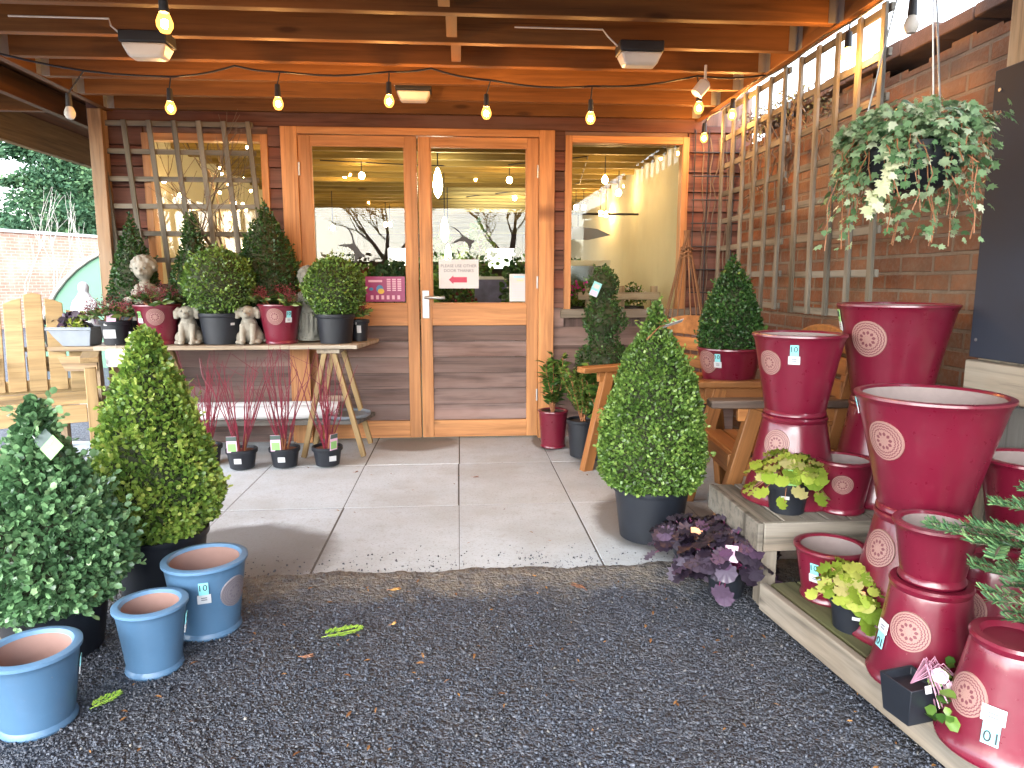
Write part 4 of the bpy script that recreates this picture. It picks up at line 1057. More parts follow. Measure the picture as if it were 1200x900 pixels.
# viola in a black square pot
vi = thing('viola_plant', 'pale pink viola in a square black pot lying on the rail of the lower tier', 'plant', (1.118, 1.545, LZ), .2)
MB().add([(-.04, -.04, 0), (.04, -.04, 0), (.04, .04, 0), (-.04, .04, 0), (-.05, -.05, .10), (.05, -.05, .10), (.05, .05, .10), (-.05, .05, .10), (-.044, -.044, .098), (.044, -.044, .098), (.044, .044, .098), (-.044, .044, .098), (-.04, -.04, .08), (.04, -.04, .08), (.04, .04, .08), (-.04, .04, .08)],
         [(3, 2, 1, 0), (0, 1, 5, 4), (1, 2, 6, 5), (2, 3, 7, 6), (3, 0, 4, 7), (4, 5, 9, 8), (5, 6, 10, 9), (6, 7, 11, 10), (7, 4, 8, 11), (8, 9, 13, 12), (9, 10, 14, 13), (10, 11, 15, 14), (11, 8, 12, 15), (12, 13, 14, 15)]).build('pot', m_pot, vi, None, .002)
mb = MB(); FP = []
for k in range(26):
    a = rng.uniform(-1.5, .1); r = rng.uniform(.05, .13); e = Vector((math.cos(a)*r, math.sin(a)*r-.01, rng.uniform(.02, .11)))
    mb.tube([(0, 0, .085), (e.x*.5, e.y*.5, .15), e], .0016, 4); FP.append(e)
mb.build('stems', plain('mauve_stem', (.4, .2, .28), .5, .1), vi)
n = 46; a = rng.uniform(-1.8, .3, n); r = rng.uniform(.02, .11, n)
scatter('leaves', np.stack([np.cos(a)*r, np.sin(a)*r-.01, rng.uniform(.02, .12, n)], 1), np.stack([np.cos(a), np.sin(a), rng.normal(0, .4, n)], 1), rng.uniform(.025, .045, n), ROUND, m_laurel, vi)
pp = []; dd = []
fa = Vector((-.45, -.7, .75)).normalized(); fu = fa.orthogonal().normalized(); fv = fa.cross(fu); FN = []
for c in ((.06, -.055, .08), (.095, -.075, .035), (.125, -.05, .055), (.045, -.08, .11), (.02, -.06, .135), (.11, -.085, .08)):
    q = MB()
    pp = []; dd = []
    for k in range(5):
        a = 2*PI*k/5; pp.append(Vector(c)+fa*.004*k*.2); dd.append(fu*math.cos(a)+fv*math.sin(a)+fa*.15)
    scatter('flower', pp, dd, rng.uniform(.017, .022), T_([(0, 0, 0), (-.45, .3, .05), (-.5, .75, .05), (0, 1, 0), (.5, .75, .05), (.45, .3, .05)], [(0, 5, 4, 3), (0, 3, 2, 1)]), m_petal, vi, N=np.tile(fa, (5, 1)))
card(vi, (-.01, -.06, .105), .018, .018, -.3, 0, m_white)

# fir
fr = thing('potted_fir', 'young potted fir tree reaching in from the right edge', 'fir', (1.62, 1.42, LZ))
nursery(fr, .17, .075, .10, m_pot)
MB().tube([(0, 0, .15), (.01, 0, .4), (0, .01, .75)], [.011, .008, .003], 7).build('trunk', m_bark, fr)
mb = MB(); P = []; D = []
def twig(p, d, L, dens=420):
    d = d.normalized(); side = d.cross(Vector((0, 0, 1))).normalized(); n = int(L*dens)
    mb.tube([p, p+d*L*.5+Vector((0, 0, .004)), p+d*L], [.0035, .0028, .0016], 5)
    for i in range(n):
        s = L*(i+.5)/n
        for sg in (-1, 1):
            P.append(p+d*s+Vector((0, 0, .002))); D.append(side*sg*rng.uniform(.6, 1)+d*rng.uniform(.35, .8)+Vector((0, 0, rng.uniform(-.1, .55))))
brs = [(-1.0, -.02, .43, .33), (-.85, -.3, .38, .30), (-.9, -.12, .53, .26), (-.7, .0, .60, .20), (-.5, -.6, .34, .22), (-.75, -.45, .47, .27), (-.95, -.2, .45, .30), (-.8, -.2, .32, .24), (-.6, -.3, .56, .22), (-.95, -.08, .37, .27), (.6, .4, .5, .2), (.5, -.5, .45, .2), (.1, .9, .52, .2), (-.3, -.9, .50, .2)]
for (dx, dy, z, L) in brs:
    p = Vector((0, .0, z)); d = Vector((dx, dy, rng.uniform(-.05, .2))).normalized(); L = L*1.5
    twig(p, d, L, 380)
    for s in (.3, .5, .68, .85):
        for sg in (-1, 1):
            sd = d.cross(Vector((0, 0, 1)))*sg*.8+d*.8; twig(p+d*L*s, sd, L*(.42 if s < .8 else .3), 420)
mb.build('branches', m_bark, fr)
scatter('needles', P, D, rng.uniform(.018, .026, len(P)), T_([(-.07, 0, 0), (.07, 0, 0), (.06, 1, .0), (-.06, 1, .0)], [(0, 1, 2, 3)]), m_fir, fr)

# ---------------------------------------------------------------- cone topiaries near the viewer
c = thing('cone_topiary', 'broad bright green box cone in a black tub at the right of the doorway', 'topiary', (.885, 3.10, .02), .3)
nursery(c, .25, .140, .172, m_pot, lip=True)
prof = [(.235, .14), (.26, .205), (.32, .238), (.40, .240), (.50, .230), (.62, .206), (.74, .172), (.84, .132), (.92, .086), (.97, .050), (1.02, .038), (1.06, .028), (1.09, .004)]
topiary_leaves(c, prof, 19000, .0165, m_box, m_twig, .035, .035, 2, .35, ROUND, .02, 150)
MB().tube([(0, 0, .2), (0, 0, .5)], .012, 6).build('trunk', m_bark, c)
o, M = card(c, (.05, -.06, .995), .10, .026, .9, .3, m_white, roll=-.45)
MB().tube([(-.10, -.085, .93), (-.03, -.075, .985), (.02, -.06, .99)], .003, 5).build('label_tie', m_tan, c)
c = thing('cone_topiary', 'golden green box cone in a black tub behind the rightmost blue pot', 'topiary', (-1.185, 2.74, .0), .9)
nursery(c, .235, .145, .175, m_pot)
prof = [(.225, .13), (.25, .19), (.32, .222), (.42, .226), (.52, .208), (.64, .172), (.76, .132), (.85, .095), (.92, .064), (.97, .050), (1.0, .042), (1.03, .004)]
topiary_leaves(c, prof, 15500, .019, m_boxy, m_twig, .05, .04, 5, .4, ROUND, .03, 200)
MB().tube([(0, 0, .2), (0, 0, .5)], .012, 6).build('trunk', m_bark, c)
c = thing('cone_topiary', 'cool green box cone with larger leaves at the left edge behind two blue pots', 'topiary', (-1.335, 2.27, .0), 1.7)
nursery(c, .185, .135, .162, m_pot)
prof = [(.165, .13), (.19, .195), (.25, .222), (.33, .228), (.42, .208), (.52, .168), (.60, .124), (.66, .086), (.71, .056), (.75, .046), (.79, .040), (.84, .004)]
topiary_leaves(c, prof, 12500, .0235, m_boxb, m_twig, .05, .045, 8, .35, ROUND, .0, 150)
MB().tube([(0, 0, .15), (0, 0, .5)], .012, 6).build('trunk', m_bark, c)
c.rotation_euler = (0, 0, 0)
o, M = card(c, (.095, -.09, .70), .062, .055, -.5, -.3, m_green, roll=.55)
sub_card(o, M, -.05, .0, .045, .05, m_dgreen, 'label_header', 0); sub_card(o, M, .012, -.016, .034, .016, m_lilac); sub_card(o, M, -.02, .008, .012, .014, m_white)
MB().tube([(0, -.03, .735), (.045, -.085, .728)], .002, 4).build('label_tie', m_white, c)

# ---------------------------------------------------------------- trestle table display
YT0, YT1 = 4.62, 5.14; ZT_ = .792
tb = thing('trestle_table', 'long pale trestle table of statues and box balls left of the doors', 'table', (-1.5, 4.9, .018)); b = woff(tb)
MB().extr([(-2.32, YT0, ZT_-.028), (-.665, YT0, ZT_-.028), (-.58, YT1, ZT_-.028), (-2.40, YT1, ZT_-.028)], (0, 0, .027)).build('table_top', m_table, tb, b, .003)
for x in (-2.05, -.86):
    for y in (4.70, 5.06):
        for sg in (-1, 1):
            xf = x+sg*.20
            MB().bar((x+sg*.03, y, ZT_-.06), (xf, y+(.03 if y < 5 else .06), .02), .034, .042, (0, 1, 0)).build('leg', m_pale, tb, b, .003)
    MB().box(x-.075, x+.075, 4.66, 5.10, ZT_-.06, ZT_-.0285).build('trestle_head', m_table, tb, b, .003)
    MB().box(x-.12, x+.12, 4.735, 4.755, .40, .44).build('brace', m_table, tb, b)
MB().extr([(-2.2, 4.80, .225), (-.70, 4.80, .225), (-.62, 5.12, .225), (-2.2, 5.12, .225)], (0, 0, .03)).build('lower_shelf', m_grey, tb, b, .003)
MB().box(-1.205, -1.085, 5.15, 5.21, .02, .76).build('centre_post', m_door, tb, b, .003)
sg_ = thing('hanging_sign', 'blank white rounded card hung from the left end of the trestle table', 'sign', (-2.12, 4.6, .72))
pts = []
for (cx, cz, a0) in ((.095, .035, 0), (-.095, .035, 90), (-.095, -.035, 180), (.095, -.035, 270)):
    for k in range(5): a = R(a0+22.5*k); pts.append((cx+.022*math.cos(a), -.004, cz+.022*math.sin(a)))
MB().extr(pts[::-1], (0, .004, 0)).build('card', m_white, sg_)
MB().tube([(-.06, .0, .05), (-.06, .02, .085)], .002, 5).tube([(.06, .0, .05), (.06, .02, .085)], .002, 5).build('hook', m_steel, sg_)
for k, (y, z, x0, x1, r) in enumerate(((5.0, .255+.052, -1.95, -.86, .052), (4.88, .255+.047, -1.95, -.93, .047))):
    t = thing('fleece_roll', ['white fleece roll at the back of the trestle shelf', 'white fleece roll at the front of the trestle shelf'][k], 'roll', ((x0+x1)/2, y, z-r), 0, 'white fleece rolls under the table')
    L = (x1-x0)/2; m = MB(); sp_pts = []
    Mx = Matrix.Translation((0, 0, r)) @ Matrix.Rotation(PI/2, 4, 'Y')
    m.lathe([(.018, -L), (r*.6, -L-.004), (r, -L), (r*1.01, -L*.4), (r*.985, 0), (r*1.01, L*.5), (r, L), (r*.6, L+.004), (.018, L), (.018, -L)], 28, M=Mx); m.build('roll', m_sheet, t)
    cm = MB()
    for q in (.35, .55, .75): cm.lathe([(r*q, L+.0035), (r*q+.002, L+.0065), (r*q+.004, L+.0035)], 24, M=Mx)
    cm.build('winding_edge', m_inner, t)
ds = thing('round_tray', 'round grey tray at the right end of the trestle shelf', 'tray', (-.80, 4.94, .256))
MB().lathe([(0, 0), (.15, 0), (.168, .012), (.172, .03), (.166, .031), (.158, .014), (.1, .009), (0, .008)], 40).build('tray', m_potg, ds)
# dogwoods
DW = 'red dogwoods under the table'
def dogwood(label, x, y, h, seed, tilt=0):
    t = thing('red_dogwood', label, 'shrub', (x, y, .018), 0, DW); lr = random.Random(seed)
    nursery(t, .125, .075, .092, m_pot, m_soilr)
    mb = MB(); lo = MB()
    for k in range(19):
        a = lr.uniform(0, 2*PI); L = h*lr.uniform(.6, 1.05); sp = lr.uniform(.05, .42)*L
        p = [Vector((math.cos(a)*.02, math.sin(a)*.02, .11))]
        for s in range(1, 7):
            q = s/6; p.append(Vector((math.cos(a)*(.02+sp*q)+lr.gauss(0, .006), math.sin(a)*(.02+sp*.6*q)+lr.gauss(0, .006), .11+L*q)))
        mb.tube(p, [.0045, .004, .0036, .0032, .0028, .0022, .0014], 5)
        if k < 5: lo.tube([p[0]+Vector((0, 0, .0)), p[1]], [.007, .0052], 6)
        if lr.random() < .7:
            i = lr.randint(2, 4); mb.tube([p[i], p[i]+Vector((lr.gauss(0, .05), lr.gauss(0, .03), .12*L/.6)), p[i]+Vector((lr.gauss(0, .07), lr.gauss(0, .04), .25*L/.6))], [.0026, .002, .0012], 4)
    mb.build('stems', m_redst, t); lo.build('stem_bases', m_tan, t)
    o, M = card(t, (tilt-.03 if tilt <= 0 else .06, -.094, .17), .062, .105, .08, .05+(.9 if tilt > 0 else 0), m_lilac, 'plant_label')
    sub_card(o, M, 0, .037, .062, .028, m_dgreen, 'label_header'); sub_card(o, M, 0, -.02, .05, .05, m_green, 'label_picture')
    o, M = card(t, (.0 if tilt <= 0 else .05, -.0905, .06), .045, .034, .12, .0+(.5 if tilt > 0 else 0), m_white, 'price_sticker')
    return t
dogwood('red stemmed dogwood half hidden by the golden cone, leftmost of its row', -1.66, 4.62, .62, 1)
dogwood('red stemmed dogwood left of centre under the trestle table, label leaning left', -1.40, 4.50, .64, 2)
dogwood('red stemmed dogwood in the middle under the trestle table', -1.135, 4.52, .66, 3, -.001)
dogwood('red stemmed dogwood beside the right trestle legs, label turned aside', -.865, 4.53, .6, 4, .06)

# statues
def puppy(label, x, y, z, s, rz):
    t = thing('puppy_statue', label, 'statue', (x, y, z), rz, 'puppy statues on the table')
    m = MB()
    m.ell((0, .035, .075), (.078, .085, .075)); m.ell((0, .0, .12), (.062, .058, .08)); m.ell((0, -.012, .165), (.045, .045, .04))
    for sg in (-1, 1):
        m.ell((sg*.062, .02, .045), (.036, .06, .046)); m.ell((sg*.066, -.04, .016), (.024, .042, .016))
        m.tube([(sg*.034, -.03, .14), (sg*.036, -.055, .07), (sg*.034, -.06, .02)], [.026, .02, .019], 10); m.ell((sg*.034, -.074, .013), (.022, .032, .014))
    m.tube([(.05, .09, .03), (.09, .06, .02), (.10, .01, .018)], [.02, .016, .01], 8)
    m.ell((0, -.022, .222), (.058, .055, .05)); m.ell((0, -.066, .208), (.03, .034, .026)); m.ell((0, -.05, .228), (.022, .03, .02))
    m.ell((0, -.094, .218), (.011, .008, .008))
    for sg in (-1, 1): m.tube([(sg*.045, -.02, .258), (sg*.068, -.026, .225), (sg*.07, -.034, .18)], [.016, .024, .015], 10)
    me = remesh(m, .0055, 2); o = link('figure', me, m_stone, t); o.scale = (s,)*3
    e = MB()
    for sg in (-1, 1): e.ell((sg*.024, -.070, .234), (.007, .006, .007), 8, 6)
    e.ell((0, -.101, .219), (.0095, .005, .006), 8, 6)
    o = e.build('eyes_and_nose', m_stoned, t); o.scale = (s,)*3
    return t
YF = 4.75
puppy('seated stone puppy statue between the red pot of skimmia and the left box ball', atY(222, 400, YF).x, YF, ZT_, .93, .12)
puppy('seated stone puppy statue between the left box ball and the right red pot', atY(293, 400, YF).x, YF, ZT_, .93, .05)
def figure(label, x, y, z, h, mat, rz, name='cherub_statue', hands=True):
    """seated or standing draped child figure"""
    t = thing(name, label, 'statue', (x, y, z), rz); k = h/.5; m = MB()
    m.tube([(0, 0, .015), (0, 0, .03)], [.085, .08], 16)
    m.tube([(0, .0, .02), (0, .005, .12), (0, .01, .22), (0, .0, .30), (0, 0, .345)], [.07, .075, .072, .082, .05], 16)
    m.tube([(0, 0, .33), (0, -.005, .38)], [.03, .03], 10)
    m.ell((0, -.008, .43), (.056, .06, .065)); m.ell((0, .006, .447), (.064, .062, .06))
    for q in range(60):
        zz = 1-q/60*1.35; a = q*2.4; rr_ = math.sqrt(max(0, 1-zz*zz)); yy_ = math.sin(a)*rr_
        if yy_ < -.45 and zz < .55: continue
        m.ell((math.cos(a)*rr_*.062, .008+yy_*.06, .447+.058*zz), .0165, 8, 6)
    m.ell((0, -.068, .424), (.01, .012, .012)); m.ell((0, -.056, .405), (.022, .015, .012))
    for sg in (-1, 1):
        m.tube([(sg*.072, 0, .318), (sg*.105, -.02, .245), (sg*.05, -.075, .26), (sg*.015, -.085, .30)], [.026, .024, .02, .018], 10)
        m.ell((sg*.016, -.086, .315), (.016, .014, .03)); m.tube([(sg*.03, -.01, .1), (sg*.035, -.045, .05), (sg*.035, -.06, .02)], [.035, .03, .026], 10)
    for q in range(6): a = -2.6+q*.42; m.tube([(math.cos(a)*.07, math.sin(a)*.07, .05), (math.cos(a+.1)*.072, math.sin(a+.1)*.07, .2)], .011, 6)
    o = link('figure', remesh(m, .005, 1), mat, t); o.scale = (k,)*3
    e = MB()
    for sg in (-1, 1): e.ell((sg*.022, -.062, .435), (.008, .005, .006), 8, 6)
    o = e.build('eyes', m_stoned, t); o.scale = (k,)*3
    return t
pc = atY(171, 350, 4.98); figure('curly headed stone cherub statue standing behind the left red pot', pc.x, 4.98, ZT_, .57, m_stone, .1)
ps_ = atY(364, 400, 4.86); figure('grey mossy stone figure standing between the right red pot and the right box ball', ps_.x, 4.86, ZT_, .50, m_stoned, -.3, 'stone_figure')

# box balls and cones on the table
def tub(label, px0, px1, ytop, ybase, Y, mat=None):
    pass
def ball(label, px, Y, pr, ph, rb, seed, mat, n=5200, zc=None, name='box_ball'):
    x = atY(px, 400, Y).x; t = thing(name, label, 'topiary', (x, Y, ZT_), seed, 'box balls on the table')
    nursery(t, ph, pr*.84, pr, m_pot); zc = ph+rb*.86
    prof = [(zc+rb*math.sin(a), rb*math.cos(a)) for a in np.linspace(-1.2, PI/2-.03, 14)]
    topiary_leaves(t, prof, n, .0175, mat, m_twig, .025, .03, seed, .25, ROUND, .0, 60)
    MB().tube([(0, 0, ph-.02), (0, 0, zc)], .01, 6).build('trunk', m_bark, t)
    card(t, (-.03, -pr-.004, ph*.66), .03, .015, .1, 0, m_white, 'price_sticker')
    return t
ball('round box ball in a black tub between the two puppy statues', 261, 4.79, .138, .205, .222, 1, m_box)
ball('round box ball in a black tub at the right end of the trestle table', 394, 4.79, .125, .195, .198, 2, m_box)
def cone(label, px, Y, pr, ph, prof, n, seed, mat, leaf=.0175, z=None, group=None, nm='cone_topiary'):
    x = atY(px, 400, Y).x; t = thing(nm, label, 'topiary', (x, Y, ZT_ if z is None else z), seed, group)
    nursery(t, ph, pr*.84, pr, m_pot)
    topiary_leaves(t, prof, n, leaf, mat, m_twig, .04, .03, seed, .35, ROUND, -.05, 60)
    MB().tube([(0, 0, ph-.02), (0, 0, prof[4][0])], .01, 6).build('trunk', m_bark, t)
    return t
GC = 'dark box cones along the back of the table'
cone('slim dark box cone behind the cherub statue', 163, 5.06, .10, .17, [(.16, .08), (.20, .15), (.28, .17), (.38, .155), (.50, .125), (.62, .085), (.72, .05), (.80, .028), (.87, .004)], 4200, 3, m_boxd, group=GC)
cone('slim dark box cone behind the left box ball', 233, 5.06, .10, .17, [(.16, .08), (.20, .14), (.28, .16), (.38, .15), (.50, .125), (.60, .095), (.70, .06), (.76, .05), (.84, .04), (.88, .004)], 4200, 4, m_boxd, group=GC)
cone('large full box cone behind the right red pot of skimmia', 318, 5.04, .14, .20, [(.19, .10), (.23, .18), (.32, .208), (.42, .21), (.52, .195), (.62, .165), (.72, .128), (.80, .085), (.85, .052), (.90, .034), (.95, .004)], 5600, 6, m_boxd, group=GC)
def skimmia(t, z0, rsp, hh, ncl, seed, leafn=130, budscale=1.0):
    lr = np.random.default_rng(seed); P = []; LP = []; LD = []; st = MB()
    for k in range(ncl):
        a = lr.uniform(0, 2*PI); r = rsp*lr.random()**.5; c = np.array([math.cos(a)*r, math.sin(a)*r, z0+hh*(1-.5*(r/rsp)**2)*lr.uniform(.75, 1.05)])
        st.tube([(c[0]*.3, c[1]*.3, z0-.02), (c[0]*.8, c[1]*.8, z0+hh*.4), c], .003, 5)
        n = 60; g = lr.normal(size=(n, 3))*np.array([.020, .020, .026])*budscale; Q = c+g+np.array([0, 0, .02]); scatter('flower_head', Q, rng.normal(size=Q.shape), rng.uniform(.006, .012, n), BEAD, m_bud, t, rnd=np.clip(rng.normal(lr.uniform(.3, .7), .2, n), 0, 1))
        m = leafn//ncl; aa = lr.uniform(0, 2*PI, m); LP.append(np.tile(c, (m, 1))-np.array([0, 0, .02])); LD.append(np.stack([np.cos(aa), np.sin(aa), lr.uniform(-.2, .6, m)], 1))
    LP = np.concatenate(LP); LD = np.concatenate(LD)
    scatter('leaves', LP, LD, rng.uniform(.05, .085, len(LP)), LONG, m_skim, t)
    st.build('stems', m_tan, t)
GR = 'red pots of skimmia on the table'
for (lab, px, r1, mx, tx, sd, hd) in (('maroon pot of red budded skimmia in front of the cherub statue', 187, .142, -.12, -.78, 11, m_green), ('maroon pot of red budded skimmia in front of the large cone', 330, .140, -.28, .4, 12, m_teal)):
    x = atY(px, 400, 4.78).x; t = thing('potted_skimmia', lab, 'plant', (x, 4.78, ZT_), 0, GR)
    pot(None, None, .262, .098, r1, m_maroon, (mx, .70, .053), (tx, .55, .075), root=t, fillz=.235, hdr=hd)
    skimmia(t, .235, .17, .10, 13, sd, 200)
t = thing('potted_skimmia', 'red budded skimmia in a stickered black pot at the left end of the table', 'plant', (atY(137, 400, 4.76).x, 4.76, ZT_), 0, 'black pots of skimmia on the table')
nursery(t, .16, .072, .090, m_pot); skimmia(t, .15, .17, .12, 12, 13, 180)
card(t, (0, -.088, .075), .075, .055, .1, 0, m_white, 'price_sticker'); card(t, (.02, -.092, .19), .055, .07, -.2, .1, m_lilac, 'plant_label'); card(t, (-.02, -.093, .135), .02, .014, .1, 0, m_white, 'price_sticker')
t = thing('potted_skimmia', 'small red budded skimmia in a black pot at the right end of the table', 'plant', (atY(421, 400, 4.93).x, 4.93, ZT_), 0, 'black pots of skimmia on the table')
nursery(t, .15, .055, .068, m_pot); skimmia(t, .14, .09, .09, 6, 14, 70); card(t, (.01, -.066, .085), .028, .05, .1, 0, m_white, 'price_sticker')
t = thing('nursery_pot', 'plain black pot standing behind the left black pot of skimmia', 'pot', (atY(160, 400, 5.0).x, 4.95, ZT_)); nursery(t, .15, .07, .085, m_pot)
b_ = thing('perfume_bottle', 'small pale glass bottle beside the left red pot', 'bottle', (atY(152, 400, 4.68).x+.02, 4.66, ZT_))
MB().lathe([(0, 0), (.02, 0), (.022, .01), (.02, .05), (.009, .06), (.009, .075), (0, .075)], 16).build('bottle', plain('pale_green_glass', (.5, .58, .5), .2, .05), b_); MB().lathe([(.0, .0755), (.011, .0755), (.011, .09), (0, .09)], 12).build('cap', m_white, b_)
# planter and stand at the far left of the table
st = thing('wooden_stand', 'low brown wooden stand at the left end of the trestle table', 'stand', (-2.66, 5.06, 0)); b = woff(st)
MB().box(-2.92, -2.43, 4.9, 5.28, .735, .765).build('top', m_sleeper, st, b, .004)
for (x, y) in ((-2.9, 4.92), (-2.49, 4.92), (-2.9, 5.22), (-2.49, 5.22)): MB().box(x, x+.05, y, y+.05, 0, .7345).build('leg', m_sleeper, st, b, .003)
MB().box(-2.9, -2.45, 4.91, 4.93, .6, .7).build('apron', m_sleeper, st, b); MB().box(-2.9, -2.45, 4.93, 5.25, .42, .45).build('shelf', m_sleeper, st, b)
pl = thing('planter', 'grey rectangular trough planter of alpines on the wooden stand', 'planter', (-2.64, 5.02, .766))
MB().add([(-.14, -.08, 0), (.14, -.08, 0), (.14, .08, 0), (-.14, .08, 0), (-.165, -.1, .13), (.165, -.1, .13), (.165, .1, .13), (-.165, .1, .13), (-.15, -.085, .128), (.15, -.085, .128), (.15, .085, .128), (-.15, .085, .128), (-.145, -.08, .1), (.145, -.08, .1), (.145, .08, .1), (-.145, .08, .1)],
         [(3, 2, 1, 0), (0, 1, 5, 4), (1, 2, 6, 5), (2, 3, 7, 6), (3, 0, 4, 7), (4, 5, 9, 8), (5, 6, 10, 9), (6, 7, 11, 10), (7, 4, 8, 11), (8, 9, 13, 12), (9, 10, 14, 13), (10, 11, 15, 14), (11, 8, 12, 15), (12, 13, 14, 15)]).box(-.168, .168, -.104, .104, .108, .118).build('trough', m_potg, pl, None, .004)
n = 150; scatter('alpines', np.stack([rng.normal(-.0, .07, n), rng.normal(0, .04, n), rng.uniform(.1, .2, n)], 1), rng.normal(size=(n, 3))+np.array([0, 0, .8]), rng.uniform(.03, .06, n), ROUND, m_purp, pl)
n = 60; scatter('lime_tuft', np.stack([rng.normal(.06, .03, n), rng.normal(-.05, .02, n), rng.uniform(.11, .17, n)], 1), rng.normal(size=(n, 3))+np.array([0, 0, 1]), rng.uniform(.03, .05, n), LONG, m_lime, pl)
ws = thing('white_figurine', 'small white statue beyond the planter before the green tunnel', 'statue', (atY(98, 340, 7.0).x, 7.0, .0))
m = MB(); zt = atY(98, 331, 7.0).z
m.tube([(0, 0, .0), (0, 0, zt-.45)], [.12, .1], 12); m.tube([(0, 0, zt-.45), (0, 0, zt-.3), (0, 0, zt-.16), (0, 0, zt-.09)], [.12, .10, .085, .04], 12); m.ell((0, 0, zt-.05), (.05, .055, .06))
for sg in (-1, 1): m.tube([(sg*.08, 0, zt-.17), (sg*.11, -.03, zt-.3), (sg*.02, -.1, zt-.28)], [.03, .026, .02], 8)
link('figure', remesh(m, .014, 3), m_white, ws)

# ---------------------------------------------------------------- companion seat (two chairs joined by a tray) at the right
cs = thing('companion_seat', 'orange stained companion seat, two armchairs joined by a corner tray under the right window', 'garden seat', (1.3, 3.8, .018)); b = woff(cs)
def chair(o, v, wid, dep, mat, ma, zb=.98, arm=None):
    """o: front corner on the ground at the first arm; v: unit vector to the back; width runs along u"""
    o = Vector((*o, 0)); v = Vector((*v, 0)).normalized(); u = Vector((v.y, -v.x, 0)); Z = Vector((0, 0, 1))
    P = lambda a, d, z: o+u*a+v*d+Z*z
    seat = MB()
    for k in range(4): seat.bar(P(.04, .10+.105*k, .405), P(wid-.04, .10+.105*k, .405), .093, .026)
    seat.build('seat', mat, cs, b, .006)
    MB().bar(P(.03, .05, .365), P(wid-.03, .05, .365), .03, .09).build('front_apron', mat, cs, b, .004)
    for a in (0, wid):
        MB().bar(P(a, -.02, .0), P(a, .14, .63), .07, .055, u).build('leg', ma, cs, b, .005)
        MB().bar(P(a, dep+.06, .0), P(a, dep-.01, .45), .07, .05, u).bar(P(a, dep-.01, .45), P(a, dep+.08, zb-.08), .06, .05, u).build('back_post', mat, cs, b, .005)
        MB().bar(P(a, -.07, .655), P(a, dep+.05, .66), .095, .038).build('arm', arm if (arm and a) else ma, cs, b, .008)
        MB().bar(P(a, .06, .605), P(a, dep, .608), .032, .062).build('arm_rail', mat, cs, b, .004)
        MB().bar(P(a, .06, .36), P(a, dep+.02, .36), .032, .085).build('side_rail', mat, cs, b, .004)
    sl = MB()
    for k, z in enumerate((.52, .62, .72, .82)):
        d = dep-.03+.09*(z-.45)/.5; sl.bar(P(-.02, d, z), P(wid+.02, d, z), .024, .078, (0, 0, 1))
    sl.build('back_slats', mat, cs, b, .005)
    d = dep-.03+.09; n = 12; top = []
    for k in range(n+1): q = k/n; top.append(P(-.05+(wid+.10)*q, d-.012, .90+.095*math.sin(PI*(.1+.8*q))))
    poly = top+[P(wid+.05, d-.012, .875), P(-.05, d-.012, .875)]
    MB().extr([p for p in poly], v*.028).build('top_rail', mat, cs, b, .005)
    return P
chair((.815, 4.30), (.92, .38), .60, .50, m_oak, m_oak)
chair((1.255, 3.64), (.99, -.10), .60, .50, m_oak, m_oak, arm=m_oakg)
MB().prism([(1.10, 3.86), (1.255, 3.655), (1.74, 3.61), (1.50, 4.03)], .6, .632).build('tray', m_oak, cs, b, .005)
t = thing('potted_cone', 'dark box cone in a maroon pot on the tray of the companion seat', 'topiary', (1.485, 3.74, .650+.0), 0)
pot(None, None, .195, .135, .172, m_maroon, (-.72, .62, .062), (-.36, .48, .075), root=t, fillz=.165)
prof = [(.165, .10), (.19, .15), (.25, .165), (.33, .158), (.42, .132), (.50, .100), (.57, .068), (.62, .042), (.66, .02), (.69, .004)]
topiary_leaves(t, prof, 7000, .0165, m_boxd, m_twig, .03, .028, 12, .35, ROUND, .06, 60)

# ---------------------------------------------------------------- pale armchair and timber at the left
ac = thing('garden_armchair', 'pale timber garden armchair with an arched slatted back at the left edge', 'armchair', (-2.66, 4.55, 0), R(25)); b = woff(ac)
xc = -2.66
for k in range(-2, 3):
    x = xc+k*.116; h1 = (1.115, 1.09, 1.01)[abs(k)]; sg = 0 if k == 0 else (1 if k > 0 else -1)
    zl = h1-.02*(sg > 0)-.0; zr = h1-.02*(sg < 0)
    hl = h1-.035 if sg < 0 else h1; hr = h1-.035 if sg > 0 else h1
    y = 4.85
    mid = [(x-.05, y+.0, .48), (x+.05, y, .48), (x+.05, y+.12, hr), (x, y+.125, h1+.012 if k == 0 else (hl+hr)/2+.006), (x-.05, y+.12, hl)]
    MB().extr(mid, (0, .022, 0)).build('back_slat', m_pale, ac, b, .003)
MB().box(xc-.30, xc+.30, 4.872, 4.91, .46, .55).build('back_rail', m_pale, ac, b, .003)
mb = MB()
for k in range(4): mb.box(xc-.285, xc+.285, 4.40+.112*k, 4.40+.112*k+.104, .44, .464)
mb.build('seat', m_pale, ac, b, .004)
MB().box(xc-.28, xc+.28, 4.385, 4.41, .325, .438).build('front_apron', m_pale, ac, b, .004)
for sg in (-1, 1):
    x = xc+sg*.315
    MB().box(x-.032, x+.032, 4.36, 4.43, 0, .665).build('leg', m_pale, ac, b, .004)
    MB().box(x-.032, x+.032, 4.92, 4.985, 0, .70).build('leg', m_pale, ac, b, .004)
    MB().box(x-.052, x+.052, 4.33, 5.02, .702, .735).build('arm', m_pale, ac, b, .006)
    MB().box(x-.02, x+.02, 4.431, 4.919, .33, .42).build('side_rail', m_pale, ac, b, .004)
tbl = thing('low_table', 'pale timber low table at the left edge before the armchair', 'table', (-2.4, 3.2, 0)); b = woff(tbl)
mb = MB()
for k in range(4): mb.box(-2.85, -1.95, 3.03+.105*k, 3.03+.105*k+.097, .385, .412)
mb.build('table_top', m_pale, tbl, b, .004)
